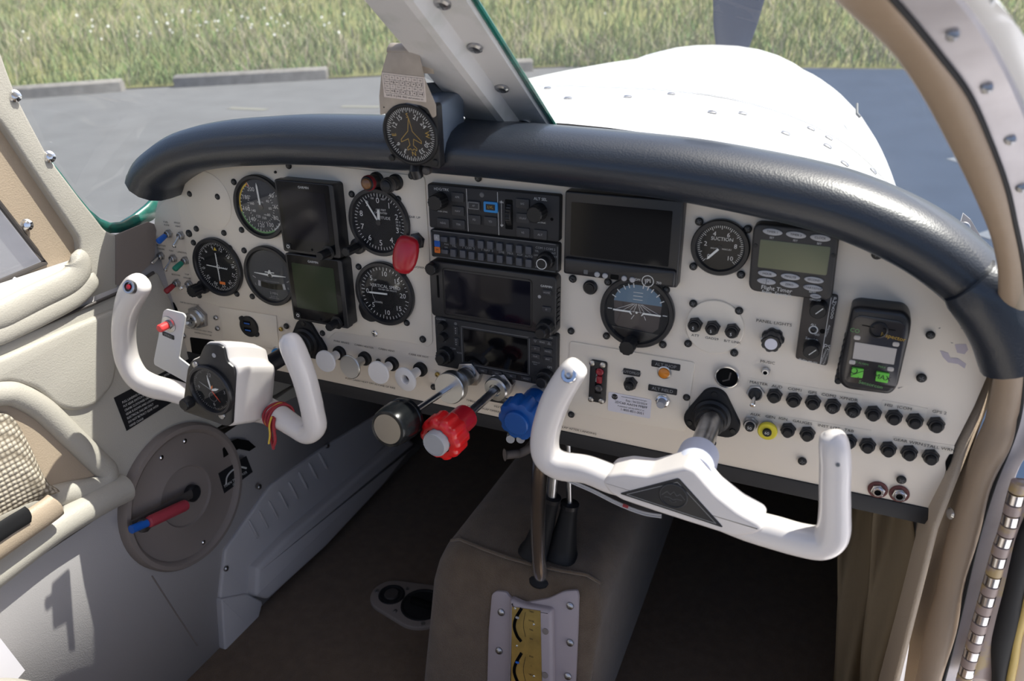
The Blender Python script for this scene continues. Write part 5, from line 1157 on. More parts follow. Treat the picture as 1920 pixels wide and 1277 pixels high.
for s, x, y, h in (('SET', 667, 263, 1.9), ('SET', 843, 284, 1.9), ('SET', 1022, 307, 1.9), ('Flight Timer', 702, 648, 4.2), ('from  Sporty\'s', 702, 680, 3.4), ('RESET', 972, 670, 1.7), ('ON/OFF', 992, 728, 2.)): u, v = W6(x, y); m.text(s, h, u, v, 14.2, radians(-1.5))
m.build('lettering', 'white_ink', t)
for x, y in ((545, 322), (1128, 396)): u, v = W6(x, y); m = MB(PF(u, v)); m.lathe([(2.2, 13.8), (2, 14.6), (0, 14.9)], 14); m.build('screw', 'screw_black', t)
# intercom
t = thing('intercom', 'narrow brown intercom panel with two knobs below the flight timer', 'intercom', (*uv(1530, 620)[:1], 0, uv(1530, 620)[1]))
W4 = lambda x, y: uv(*z6(x, y), 5)
m = MB(PF(0, 0)); m.prism(roundpoly([W4(912, 660), W4(1166, 700), W4(1078, 1224), W4(842, 1168)], 3, 3), 0, 5, .8); m.build('face_plate', mat('intercom_brown', (.032, .026, .024), .45), t)
def ikn(x, y): 
    u, v = W4(x, y); knob(t, u, v, 5, 8, 15, lobes=0); m = MB(PF(u, v)); m.line([(-1.5, -2.5), (4, 3.5)], .8, 20.2); m.build('knob_mark', 'white_ink', t)
ikn(1018, 775); ikn(968, 1078)
m = MB(PF(0, 0)); m.line([W4(1112, 712), W4(1028, 1215)], .6, 5.15)
for k, s in enumerate('PM2000'): u, v = W4(1138 - 4.6 * k, 722 + 27 * k); m.text(s, 3.8, u, v, 5.15, -.12)
u, v = W4(1082, 960); m.text('AVIATION', 2., u, v, 5.15, radians(-100)); u, v = W4(1072, 1080); m.text('PS', 5.4, u + 1, v, 5.15, -.1); u, v = W4(1064, 1150); m.text('ENGINEERING', 1.9, u - 1, v, 5.15, radians(80)); m.text('INCORPORATED', 1.7, u + 1.6, v, 5.15, radians(80))
for s, x, y, h in (('ALL', 980, 915, 2.4), ('ISO', 1005, 988, 2.2), ('Squelch', 966, 1022, 2.8), ('PUSH-MUTE', 938, 1188, 2.4)): u, v = W4(x, y); m.text(s, h, u, v, 5.15, -.1)
u, v = W4(978, 952); m.ring(3.2, 4.4, 5.15, 28, M=PF(u, v)); m.build('lettering', 'white_ink', t)
m = MB(PF(u, v)); m.lathe([(3, 5), (3, 6), (1.8, 6.4), (1.4, 5.4), (0, 5.4)], 20); m.build('mode_jack', 'black_satin', t)
u, v = W4(1046, 962); m = MB(PF(u, v)); m.disc(2.6, 5.2, 18); m.build('side_hole', 'dark_void', t)
# panel lights dimmer
u, v = uv(*z6(668, 1035), 8); t = thing('dimmer_knob', 'black skirted knob with a pale metal cap below the panel lights label', 'knob', (u, 0, v))
m = MB(PF(u, v)); m.lathe([(11.4, 0), (11.4, 4), (10.4, 5.5), (9.8, 6), (9.6, 15), (8.6, 16.2), (0, 16.2)], 60, lobes=7, depth=.1); m.build('knob', 'black_satin', t)
m = MB(PF(u, v)); m.lathe([(6, 16), (6, 16.8), (0, 16.9)], 30); m.build('cap', 'sticker', t)
m = MB(PF(u, v)); m.prism([(-11.5, -.7), (-9, -.7), (-9, .7), (-11.5, .7)], 3, 6.2); m.build('index_mark', 'white_ink', t)
# music jack
def jack(px, py, r, lab, collar, nm='headset_jack', grp=None):
    u, v = uv(px, py, 3); t = thing(nm, lab, 'socket', (u, 0, v), grp)
    if collar: m = MB(PF(u, v)); m.lathe([(r * 1.32, 0), (r * 1.32, 1.6), (r * 1.2, 2.2), (0, 2.2)], 32); m.build('washer', collar, t)
    m = MB(PF(u, v)); m.prism(ngon(6, r, .3), 1, 4.4, .8); m.build('nut', 'steel', t)
    m = MB(PF(u, v)); m.cap = False; m.lathe([(r * .74, 4), (r * .74, 6.4), (r * .66, 7), (r * .46, 7), (r * .42, 5)], 28); m.build('barrel', 'chrome', t)
    m = MB(PF(u, v)); m.disc(r * .45, 5, 24); m.build('bore', 'dark_void', t); return t
washer = mat('fibre_washer', (.14, .045, .04), .7)
jack(*z6(621, 1262), 4.6, 'tiny music jack socket below its label', None, 'music_jack')
jack(*k3(1193, 1003), 7.2, 'steel headset jack left of its twin, low on the right panel corner', 'fibre_washer', grp='headset jacks')
jack(*k3(1362, 1035), 7.2, 'steel headset jack right of its twin, nearest the lower panel corner', 'fibre_washer', grp='headset jacks')
# empty lighter socket
u, v = uv(1363, 708, 3); t = thing('lighter_socket', 'empty chrome-rimmed round socket above the right shaft boot', 'socket', (u, 0, v))
m = MB(PF(u, v)); m.cap = False; m.lathe([(13.2, 0), (13.2, 1.5), (12.4, 3.2), (11.4, 3.4), (10.8, 2.6), (10.6, .5)], 44); m.build('rim', 'chrome', t)
m = MB(PF(u, v)); m.disc(10.7, .6, 40); m.build('bore', 'dark_void', t)
m = MB(PF(u, v)); m.line([(-4, -6), (2, -3), (3, 5)], 1.6, .9); m.build('contact', 'crank_brown', t)
# ELT remote
W2 = lambda x, y, w=4: uv(*k2(x, y), w)
u, v = W2(320, 302); t = thing('beacon_remote', 'upright black beacon remote switch with four corner screws', 'switch', (u, 0, v))
m = MB(PF(0, 0)); m.prism(roundpoly([W2(268, 138), W2(392, 160), W2(378, 466), W2(252, 446)], 3, 3), 0, 5, 1); m.build('body', 'black_satin', t)
for x, y in ((280, 163), (360, 178), (271, 433), (350, 447)): a, b = W2(x, y, 5); m = MB(PF(a, b, 5)); m.lathe([(3.6, 0), (3.2, 1.2), (1, 1.8), (0, 1.5)], 16); m.build('screw', 'steel', t)
m = MB(PF(0, 0)); m.prism([W2(308, 200), W2(352, 208), W2(348, 392), W2(302, 384)], 4.8, 5.4); m.build('recess', 'dark_void', t)
for (x, y), mt in (((338, 228), 'red_sleeve'), ((330, 350), 'crank_brown')): a, b = W2(x, y, 6); m = MB(PF(a, b, 5)); m.lathe([(4.4, 0), (4.4, 2), (3, 3), (2, 2.4), (0, 2.4)], 20); m.build('lamp', mt, t)
a, b = W2(335, 285, 6); m = MB(PF(a, b)); m.prism(rrect(6, 9, 1), 5, 8.5, 1); m.build('rocker', 'red_sleeve', t)
a, b = W2(312, 275, 6); m = MB(PF(a, b)); m.text('ARM ON', 2, 0, 0, 5.6, radians(88)); m.build('lettering', 'white_ink', t)
# dymo style name plates
def plate(x0, y0, x1, y1, s, lab, h=3.8):
    t = thing('name_plate', lab, 'label', (*W2((x0 + x1) / 2, (y0 + y1) / 2)[:1], 0, W2((x0 + x1) / 2, (y0 + y1) / 2)[1]), 'engraved name plates')
    a, b = W2(x0, y0, 2), W2(x1, y1, 2); c = ((a[0] + b[0]) / 2, (a[1] + b[1]) / 2); m = MB(PF(*c)); m.prism(rrect(b[0] - a[0], 7.5, 1.2), 1.2, 2.4, .3); m.build('plate', 'charcoal', t)
    m = MB(PF(*c)); m.text(s, h, 0, 0, 2.55); m.build('lettering', 'grey_ink', t)
plate(724, 168, 940, 195, 'ALT INOP', 'engraved dark plate reading ALT INOP above the amber lamp')
plate(700, 350, 916, 377, 'ALT FIELD', 'engraved dark plate reading ALT FIELD below the amber lamp')
plate(513, 220, 640, 248, 'AUTOPILOT', 'engraved dark plate reading AUTOPILOT above its breaker', 3.)
u, v = W2(816, 242, 5); t = thing('indicator_lamp', 'small orange alternator lamp under the ALT INOP plate', 'lamp', (u, 0, v)); m = MB(PF(u, v)); m.lathe([(7.6, 0), (7.6, 2.4), (6.4, 3), (0, 3)], 28); m.build('lamp_rim', 'steel', t); m = MB(PF(u, v)); m.lathe([(6.2, 2.6), (5.8, 5), (3, 6.6), (0, 7)], 24); m.build('lens', 'amber_lamp', t)
popper(*k2(560, 328), 8, 'black breaker under the AUTOPILOT plate', 1.4, '7½')
u, v = W2(805, 452, 5); t = thing('push_button', 'chrome-collared push button under the ALT FIELD plate', 'button', (u, 0, v)); m = MB(PF(u, v)); m.prism(ngon(6, 8.6, .1), 1, 4, .8); m.lathe([(7, 4), (7, 6), (5.6, 7), (0, 7)], 28); m.build('button_ring', 'chrome', t); m = MB(PF(u, v)); m.lathe([(4.6, 6), (4.6, 13), (4, 14), (0, 14)], 22); m.build('button_cap', 'button_grey', t)
# registration sticker
ps = [W2(402, 378, 1.6), W2(728, 428, 1.6), W2(716, 582, 1.6), W2(396, 522, 1.6)]
c = (sum(p[0] for p in ps) / 4, sum(p[1] for p in ps) / 4); t = thing('registration_sticker', 'white beacon registration sticker with printed lines beside the ALT FIELD button', 'sticker', (c[0], 0, c[1]))
SW, SH = 50, 24.5; m = MB(PF(*c)); m.prism(rrect(SW, SH, 2.2), 1.2, 1.8); m.build('sticker_sheet', 'sticker', t)
m = MB(PF(*c)); m.text('www.beaconregistration.noaa.gov', 1.55, 5, 9.4, 2).text('Exp.: 06/22/2024', 2.6, 8, 5.4, 2).text('2DC68 AA034 FFBFF', 3.1, 2, 1, 2).text('If activated, call the AFRCC at', 1.8, 2, -3.4, 2).text('1-800-851-3051', 3.1, 4, -7.4, 2)
m.ring(0, 3.6, 2, 28, M=PF(c[0] - 17.5, c[1] + 7.4)); m.build('print', 'black_ink', t)
m = MB(PF(c[0] - 17.5, c[1] + 7.4)); m.line(smooth_path([(-2.8, .8), (-1, -.6), (0, .2), (1, -.6), (2.8, .8)], 4), .8, 2.1); m.build('emblem', 'sticker', t)
# control shaft boots
def boot(px, py, r, lab):
    u, v = uv(px, py, 3); t = thing('shaft_boot', lab, 'boot', (u, 0, v), 'control shaft boots')
    tri = roundpoly([(0, r * 1.22), (-r * 1.12, -r * .72), (r * 1.12, -r * .72)], r * .42, 6)
    tri = [p for a in range(3) for p in [(r * .56 * cos(radians(90 + 120 * a + k)) + r * .62 * cos(radians(90 + 120 * a)), r * .56 * sin(radians(90 + 120 * a + k)) + r * .62 * sin(radians(90 + 120 * a))) for k in range(-66, 67, 12)]]
    m = MB(PF(u, v)); m.prism(tri, 0, 6, 2, steps=3); m.build('flange', 'rubber', t)
    m = MB(PF(u, v)); m.cap = False; m.lathe([(r * .78, 4), (r * .74, 9), (r * .64, 11), (r * .62, 17), (r * .56, 19), (r * .55, 26), (r * .46, 29), (r * .42, 29), (r * .40, 20)], 40); m.build('gaiter', 'black_plastic', t)
    for a in range(3): x, y = r * .98 * cos(radians(90 + 120 * a)), r * .98 * sin(radians(90 + 120 * a)); m = MB(PF(u + x, v + y, 6)); m.lathe([(3.4, 0), (3, 1.2), (0, 1.6)], 14); m.build('screw', 'screw_black', t)
    return u, v
RB = boot(1336, 778, 27.5, 'black rubber boot round the right control shaft')
LB = boot(576, 640, 27.5, 'black rubber boot round the left control shaft')
# CO detector
t = thing('gas_detector', 'black handheld gas detector with two bright green keys, stuck on the panel', 'gas detector', (*uv(1640, 655)[:1], 0, uv(1640, 655)[1]))
WD = 26; W1 = lambda x, y, w=WD: uv(*k1(x, y), w)
ol = [W1(345, 140), W1(395, 124), W1(700, 160), W1(744, 215), W1(735, 300), W1(650, 665), W1(600, 718), W1(310, 680), W1(262, 640), W1(255, 560)]
m = MB(PF(0, 0)); m.prism(roundpoly(ol, 5, 3), 0, WD, 5, steps=4); m.build('case', 'black_satin', t)
inn = [W1(352, 205), W1(400, 178), W1(672, 222), W1(705, 262), W1(700, 310), W1(640, 655), W1(620, 668), W1(310, 622), W1(290, 598)]
m = MB(PF(0, 0)); m.prism(roundpoly(inn, 4, 3), WD - .5, WD + .8, .5); m.build('front_panel', mat('detector_face', (.030, .026, .026), .16, spec=.6), t)
m = MB(PF(0, 0)); m.prism([W1(366, 357), W1(645, 402), W1(624, 507), W1(350, 466)], WD + .6, WD + 1.1); m.build('display', 'lcd_pale', t)
for pts, s, lab in (((345, 522, 425, 532, 415, 594, 336, 584), '', 'power_key'), ((508, 548, 596, 562, 582, 626, 500, 612), 'MAX', 'max_key')):
    P_ = [W1(pts[i], pts[i + 1]) for i in (0, 2, 4, 6)]; m = MB(PF(0, 0)); m.prism(roundpoly(P_, .8, 2), WD + .6, WD + 3, .6); o = m.build(lab, 'lime', t)
    c = (sum(p[0] for p in P_) / 4, sum(p[1] for p in P_) / 4); m = MB(PF(*c, 0, -.1)); 
    if s: m.text(s, 5, 0, 0, WD + 3.15)
    else: m.ring(2.4, 3.2, WD + 3.15, 20, radians(120), radians(420), PF(c[0] - 3, c[1] + 2)).line([(-10, -8), (10, 8)], .5, WD + 3.15).text('ALR', 2.4, 4, -4.6, WD + 3.15)
    m.build('key_print', 'black_ink', o)
for x, y in ((380, 328), (638, 372), (348, 491), (602, 537)): a, b = W1(x, y); m = MB(PF(a, b)); m.prism(rrect(5.6, 4.4, 1.6), WD + .6, WD + 1.4, .3); m.build('alarm_light', 'lcd_pale', t)
m = MB(PF(0, 0)); a, b = W1(620, 325); m.text('Inspector', 4, a, b, WD + 1, -.12); m.build('lettering', 'amber_line', t)
m = MB(PF(0, 0)); a, b = W1(545, 524); m.text('MAX', 2.2, a, b, WD + 1, -.1); a, b = W1(402, 497); m.text('CO ALARM', 2., a, b, WD + 1, -.1); a, b = W1(365, 282); m.text('CO', 4, a, b, WD + 1, -.1); a, b = W1(470, 640); m.text('Sensorcon', 3.6, a, b, WD + 1, -.1); m.build('lettering', 'green_ink', t)
a, b = W1(523, 276); m = MB(PF(a, b)); m.lathe([(8, WD - 1), (8, WD + 2), (6.6, WD + 3), (6, WD), (0, WD)], 24); m.build('sensor_port', 'black_plastic', t)
m = MB(PF(0, 0)); m.line([W1(415, 245), W1(495, 260)], 1, WD + 1).line([W1(555, 268), W1(632, 280)], 1, WD + 1); m.build('sensor_slot', 'dark_void', t)
# grip ribs down its left side
for k in range(8): x, y = lerp(318, 254, k / 7), lerp(330, 610, k / 7); a, b = W1(x, y, 16); m = MB(PF(a, b)); m.lathe([(3.2, 8), (3.2, 20), (2, 21), (0, 21)], 12); m.build('grip_rib', 'black_plastic', t)
# ================================================================ CONTROL WHEELS
def wheel_path(pts, w):   # (px, py, half width mm, half depth mm, extra w)
    P = [(*PY(px, py, -(w + dw)), a, b) for px, py, a, b, dw in pts]
    S = smooth_path(P, 6); return [V(s[:3]) for s in S], [s[3] for s in S], [s[4] for s in S]
up = (0, -1, 0)
# ---- right wheel
WR = 150
t = thing('control_wheel', 'white right control wheel with a black triangle badge at its centre', 'control wheel', (336, -150, -235))
pts = [(1086, 684, 5, 6, 14), (1080, 690, 11, 12, 14), (1066, 708, 12.8, 13, 12), (1044, 746, 13.6, 13.4, 8), (1028, 790, 13.6, 13.5, 4), (1021, 828, 13.8, 13.5, 1), (1027, 856, 14.2, 13.5, 0), (1052, 873, 13.8, 13.5, 0), (1100, 880, 12.6, 14, 0), (1150, 899, 12.6, 14.5, 0), (1200, 914, 11, 13, -2),
       (1270, 934, 10, 13, -2), (1340, 964, 11, 13, -2), (1396, 983, 13, 14, 0), (1450, 998, 14.2, 14.2, 0), (1500, 1012, 14, 14, 0), (1540, 1017, 14.4, 14, 0), (1561, 1000, 14.2, 13.8, 1), (1565, 960, 13, 13.5, 3), (1565, 915, 12.5, 13.2, 6), (1566, 870, 12.4, 13, 9), (1564, 838, 12, 12.6, 11), (1560, 818, 9.5, 10, 12), (1557, 809, 4, 4, 12)]
P, A, B = wheel_path(pts, WR); m = MB(); m.tube(P, A, 20, up=up, ry=B, sq=2.5)
bd = [(1128, 905), (1140, 892), (1172, 887), (1215, 893), (1258, 882), (1285, 876), (1302, 882), (1342, 928), (1385, 962), (1425, 984), (1432, 996), (1412, 1004), (1394, 1007), (1374, 1008), (1340, 997), (1230, 962), (1166, 940), (1142, 926)]
F = lambda px, py, w: (lambda p: (p.x, p.z))(PY(px, py, -w))
m.prism(roundpoly([F(x, y, 166) for x, y in bd], 3, 3), 134, 166, 4.5, M=PF(0, 0), steps=4); m.build('wheel', 'yoke_white', t, sharp=50)
tri = [F(x, y, 167) for x, y in ((1161.5, 926), (1272, 897), (1356, 990))]
m = MB(PF(0, 0)); m.prism(roundpoly(tri, 2, 3), 165, 167.2, .8); m.build('badge_plate', 'black_satin', t)
m = MB(PF(0, 0)); m.line(inset(ccw(tri), 3.2), .5, 167.4, True); m.build('badge_border', 'grey_ink', t)
c = F(1263, 929, 167); m = MB(PF(*c)); m.lathe([(13.4, 166), (13.4, 168), (12.4, 168.6), (12, 167.6), (0, 167.6)], 40); m.build('medallion', 'charcoal', t)
m = MB(PF(*c, 167.9)); m.ring(12, 12.8, .4, 40).line([(-10.5, -1.5), (-6, 3.4), (-3, .6), (0, 4.4), (3, .6), (6, 3.4), (10.5, -1.5)], .5, 0).line([(-8, -3), (-3.4, -2.4), (0, -4.4), (3.4, -2.4), (8, -3)], .5, 0).line(smooth_path([(-3, -5.5), (0, -7), (3, -5.5)], 4), .6, 0); m.build('medallion_relief', 'dim_ink', t)
m = MB(PF(*c, 167.9)); m.flat([(-2, 1), (2, 1), (0, 4)], .1); m.build('medallion_chip', 'black_ink', t)
# hub and shaft
hb = V((RB[0], -132, RB[1])); hc = PY(1300, 880, -138)
m = MB(look(hc + V((0, 16, 0)), (0, -1, 0))); m.lathe([(15, -14), (19, -12), (19.5, 4), (18, 22), (0, 22)], 36); m.build('hub', mat('hub_blue_white', (.56, .58, .68), .4), t)
p = PY(1297, 866, -128); m = MB(look(p, (0.1, -.25, 1))); m.lathe([(5.2, -6), (5.2, 3), (4.4, 4), (2.6, 4), (2.2, 2), (0, 2)], 24); m.build('clamp_bolt', 'level_blue', t)
m = MB(); m.tube([V((RB[0], 20, RB[1])), V((hc.x, hc.y + 4, hc.z))], 11.2, 28); m.build('shaft', 'steel', t)
p = PY(1067, 703, -(WR + 25)); nrm = V((-.05, -1, .55)).normalized(); Mb = look(p, nrm); m = MB(Mb); m.cap = False; m.lathe([(7.4, -6), (7.4, .8), (6.8, 1.5), (4, 1.5), (3.6, -.5)], 28); m.build('switch_ring', 'chrome', t)
m = MB(Mb); m.lathe([(3.7, -1), (3.7, -.4), (0, -.4)], 20); m.build('switch_well', 'dark_void', t); m = MB(Mb); m.lathe([(2, -1), (2, 2), (0, 2.4)], 16); m.build('talk_button', 'steel', t)
for px, py, w in ((1571, 872, 172), (1567, 1023, 161)): m = MB(look(PY(px, py, -w - 1.2), (.15, -1, 0))); m.lathe([(1.6, -1), (1.6, .3), (0, .4)], 12); m.build('set_screw', 'seam_dark', t)
# wire slung under the right wheel
w0 = [(1024, 876), (1060, 896), (1110, 918), (1160, 943), (1205, 960), (1240, 966)]
m = MB(); m.tube(smooth_path([PY(x, y, -136) for x, y in w0], 6), 1.0, 8); tw = thing('wire', 'thin pale wire slung beneath the right control wheel', 'wire', tuple(PY(1110, 918, -136))); m.build('wire_sheath', 'button_grey', tw)
m = MB(); m.tube([PY(x, y + 1, -137) for x, y in ((1168, 946), (1178, 950))], 1.7, 8); m.build('wire_tag', 'red_sleeve', tw)
m = MB(); m.tube(smooth_path([PY(x, y + 4, -130) for x, y in w0], 6), 1.1, 8); m.build('wire_strand', 'button_grey', tw)

# ---- left wheel
WL = 165
t = thing('control_wheel', 'white left control wheel with a clock set in its centre', 'control wheel', (-300, -165, -225))
pts = [(266, 526, 6, 6, 14), (262, 531, 13, 12, 14), (252, 545, 15.4, 14, 12), (242, 566, 14.6, 13.6, 9), (235, 592, 13.2, 13, 5), (232, 622, 13., 13, 2), (234, 652, 13.6, 13, 0), (241, 680, 14.6, 13, 0), (258, 708, 15.2, 13.2, 0), (286, 724, 14.6, 13.4, -3), (320, 732, 13.4, 13.4, -8), (350, 741, 13, 13.5, -14), (400, 755, 14, 14, -24)]
P, A, B = wheel_path(pts, WL); m = MB(); m.tube(P, A, 20, up=up, ry=B, sq=2.3)
pts = [(430, 752, 22, 16, -38), (470, 760, 20, 17, -34), (500, 770, 16, 16, -26), (527, 783, 13, 14, -16), (553, 800, 11.4, 13, -8), (577, 812, 12, 13, -2), (590, 800, 12.6, 13, 1), (587, 775, 12, 13, 4), (580, 742, 12, 13, 7), (570, 706, 12.4, 13, 10), (558, 674, 12.8, 13, 13), (547, 648, 12.4, 12.6, 15), (541, 633, 9.6, 9.6, 16), (538, 626, 4, 4, 16)]
P, A, B = wheel_path(pts, WL); m.tube(P, A, 20, up=up, ry=B, sq=2.2)
WC = 196
hs = [(386, 645), (392, 641), (412, 642), (424, 649), (430, 676), (444, 688), (446, 700), (440, 796), (430, 801), (345, 772), (343, 764), (353, 690), (360, 675), (376, 668), (381, 655)]
hp = [F(x, y, WC) for x, y in hs]; cx_ = sum(p[0] for p in hp) / len(hp); cz_ = sum(p[1] for p in hp) / len(hp); hr = roundpoly(hp, 3, 3); rg = []
for w_, s_, dx_, dz_ in ((WC, .95, 0, 0), (WC - 2, 1, 0, 0), (180, 1, 1, -5), (166, .99, 3, -11), (152, .95, 5, -17), (140, .84, 6, -22), (134, .66, 6, -24)): rg.append([V((cx_ + (x - cx_) * s_ + dx_, -w_, cz_ + (z - cz_) * s_ + dz_)) for x, z in hr])
m.grid(rg, closed_u=True); m.f += [tuple(range(len(m.v) - len(hr) * 7, len(m.v) - len(hr) * 6)), tuple(range(len(m.v) - len(hr), len(m.v)))]
# swelling behind the housing that carries the shaft
m.build('wheel', 'yoke_white', t, sharp=50)
pp = [(cx_ + (x - cx_) * .955, cz_ + (z - cz_) * .965) for x, z in hp]
m = MB(PF(0, 0)); m.prism(roundpoly(pp, 3, 3), WC - 1, WC + 3, 1.2); m.build('clock_plate', 'black_satin', t)
m = MB(); m.tube([V((LB[0], 20, LB[1])), V((LB[0], -140, LB[1]))], 11.2, 28); m.build('shaft', 'black_satin', t)
cc = F(395, 732, WC + 5)
ck = thing('clock', 'round black cockpit clock set in the left control wheel', 'clock', (cc[0], -WC, cc[1]))
CR = 27.5
m = MB(PF(*cc, WC)); m.cap = False; m.lathe([(CR + 3, 2), (CR + 3, 6), (CR + 1.6, 8), (CR - 1, 8), (CR - 2.2, 5), (CR - 2.4, 3.2)], 56); m.build('bezel', 'black_satin', ck)
m = MB(PF(*cc, WC)); m.disc(CR - 2.2, 3.3, 48); m.build('dial_face', 'dial_black', ck)
m = MB(PF(*cc, WC))
for k in range(60): m.tick(6 * k, CR - (4.6 if k % 5 else 6), CR - 3, .4, 3.6)
for k, s in ((12, '12'), (3, '3'), (6, '6'), (9, '9')): m.text(s, 4.4, *pol(30 * k, CR - 9.4), 3.6)
m.line(ngon(20, 5.5, 0, 1, 0, -9), .3, 3.6, True); m.build('markings', 'grey_ink', ck)
def chand(ang, L, wd, mt, nm): 
    q = MB(PF(*cc, WC)); x, y = pol(ang, 1); nx, ny = -y * wd / 2, x * wd / 2; q.prism([(-nx, -ny), (x * L * .6 - nx * 1.4, y * L * .6 - ny * 1.4), (x * L, y * L), (x * L * .6 + nx * 1.4, y * L * .6 + ny * 1.4), (nx, ny)], 4, 4.5); q.build(nm, mt, ck)
chand(-8, 18, 1.5, 'needle_white', 'minute_hand'); chand(74, 12, 2.2, 'needle_white', 'hour_hand'); chand(142, 17, 1, 'red_ink', 'second_hand'); chand(24, 7, 1.4, 'orange_ink', 'trip_hand'); chand(-64, 18, .5, 'grey_ink', 'thin_hand')
m = MB(PF(*cc, WC)); m.disc(CR - 2.3, 5.4, 48); m.build('glass', 'dial_glass', ck)
m = MB(PF(*F(349, 757, WC + 14))); m.lathe([(4, WC + 3), (4, WC + 6), (7, WC + 7), (7, WC + 17), (6, WC + 18.5), (0, WC + 18.5)], 28, lobes=18, depth=.06); m.build('winding_knob', 'black_plastic', ck)
for x, y in ((366, 685), (415, 780)): q = F(x, y, WC + 4); m = MB(PF(*q, WC + 3)); m.lathe([(4.4, 0), (4, 1.4), (2, 2.2), (0, 2.2)], 16); m.build('screw', 'steel', t)
q = F(400, 667, WC + 4); m = MB(PF(*q, WC + 3)); m.lathe([(2.6, 0), (2.6, .4), (0, .4)], 16); m.build('rivet', 'button_grey', t)
# bracket with the red button
wb = 178
bk = [(306, 584), (311, 580), (343, 588), (347.5, 594), (335, 671), (360, 690), (356, 722), (340, 712), (289, 684), (288, 676)]
m = MB(PF(0, 0)); m.prism(roundpoly([F(x, y, wb) for x, y in bk], 2, 3), wb - 2, wb, .4); m.build('switch_bracket', 'bracket_grey', t)
q = F(317, 608, wb); m = MB(PF(*q, wb)); m.lathe([(9.5, 0), (9.5, .8), (7, 1.2), (5.6, 1.4), (5.6, 4), (0, 4)], 28); m.build('button_nut', 'steel', t)
m = MB(PF(*q, wb)); m.lathe([(4.6, 3), (4.6, 13.4), (3.8, 14.6), (0, 14.8)], 24); m.build('red_button', 'pink_red', t)
q = F(316, 629, wb); m = MB(PF(*q, wb, -.2)); m.prism(rrect(17, 5.4, .8), 0, .7); m.build('button_plate', 'charcoal', t); m = MB(PF(*q, wb, -.2)); m.text('VDEC', 3.2, 0, 0, .85); m.build('lettering', 'grey_ink', t)
# talk button on the left horn
p = PY(242, 538, -(WL + 27)); nrm = V((.1, -1, .42)).normalized(); Mb = look(p, nrm); m = MB(Mb); m.cap = False; m.lathe([(8, -6), (8, .8), (7.2, 1.5), (5.4, 1.5), (5, -.5)], 28); m.build('switch_ring', 'steel', t)
m = MB(Mb); m.lathe([(5.1, -1), (5.1, -.4), (0, -.4)], 20); m.build('switch_well', 'crank_brown', t); m = MB(Mb); m.lathe([(2.8, -1), (2.8, 1.4), (0, 2)], 16); m.build('talk_button', 'red_knob', t)
# red and yellow cord tied on the wheel
tc = thing('cord_tie', 'red and yellow cord knotted round the left control wheel', 'cord', tuple(PY(516, 790, -160)))
ca, _a, _b = wheel_path([(500, 770, 16, 16, -26), (527, 783, 13, 14, -16), (553, 800, 11.4, 13, -8)], WL)
cpt = PY(521, 779, -(WL - 19)); axd = (ca[8] - ca[5]).normalized()
for k, mt in ((-3.2, 'cord_red'), (0, 'cord_yellow'), (2.6, 'cord_red'), (5.2, 'cord_red')):
    Mo = look(cpt + axd * k, axd, (0, -1, 0)); m = MB(Mo); m.tube([(14.6 * cos(a), 17 * sin(a), 1.5 * sin(2 * a + k)) for a in [2 * pi * i / 28 for i in range(29)]], 1.7 if mt == 'cord_red' else 1.1, 8); m.build('cord_loop', mt, tc)
for i, pts_ in enumerate([[(512, 782), (508, 795), (507, 812), (510, 828), (513, 842)], [(514, 784), (513, 800), (515, 815), (516, 828), (512, 838)], [(509, 782), (505, 798), (506, 815), (504, 832)]]):
    m = MB(); m.tube(smooth_path([PY(x, y, -(WL - 2 + 2 * i)) for x, y in pts_], 5), 1.8 if i != 2 else 1.1, 8); m.build('cord_tail', 'cord_red' if i != 2 else 'cord_yellow', tc)

# ================================================================ COMPASS
ct = PY(771, 252, -78)
t = thing('compass', 'black vertical card compass hanging above the glareshield', 'compass', tuple(ct))
cz = (Matrix.Rotation(radians(0), 3, 'Z') @ Matrix.Rotation(radians(9), 3, 'X') @ V((0, -1, 0)))
Mcp = look(ct, cz, (.02, 0, 1)); Ms = Mcp
inv = Mcp.inverted()
def cp(px, py, off=0.): q = on_plane(px, py, ct + cz * off, cz); return tuple((inv @ q).xy)
fr_ = [cp(719, 197), (cp(819, 197)), cp(826, 318), cp(733, 299)]
m = MB(Mcp); m.prism(roundpoly(fr_, 4, 4), -10, 0, 1.5); m.build('front_frame', 'black_satin', t)
m = MB(Mcp); m.prism(roundpoly([(x * .98, y * .97) for x, y in fr_], 5, 4), -58, -9, 3, steps=3); m.build('case', 'compass_case', t, sharp=40)
cc = cp(771, 252); r = 29.4
Mc2 = Mcp @ Matrix.Translation((cc[0], cc[1], 0)); m = MB(Mc2); m.cap = False; m.lathe([(r + 1.8, -1), (r + 1.8, 2.6), (r + .6, 3.6), (r - 1.2, 3.4), (r - 2, 1)], 60); m.build('bezel', 'black_plastic', t)
m = MB(Mc2); m.disc(r - 1.8, 1.0, 56); m.build('dial_face', 'dial_black', t)
m = MB(Mc2); HD = 184
for d in range(0, 360, 5): m.tick(d - HD, r - (6.6 if d % 10 == 0 else 5), r - 2.6, .6, 1.3)
for d, s in ((30, '3'), (60, '6'), (120, '12'), (150, '15'), (210, '21'), (240, '24'), (300, '30'), (330, '33')): m.text(s, 4.8, *pol(d - HD, r - 10.4), 1.3, -radians(d - HD))
m.build('markings', 'white_ink', t)
m = MB(Mc2)
for d, s in ((0, 'N'), (90, 'E'), (180, 'S'), (270, 'W')): m.text(s, 4.8, *pol(d - HD, r - 10.4), 1.35, -radians(d - HD))
ac = [(0, 17), (1.6, 9), (2.6, 3.5), (11.5, -5.5), (11.5, -8), (3, -4.2), (2, -10.5), (5.4, -13.6), (5, -16), (2, -14.2), (1, -15.6)]
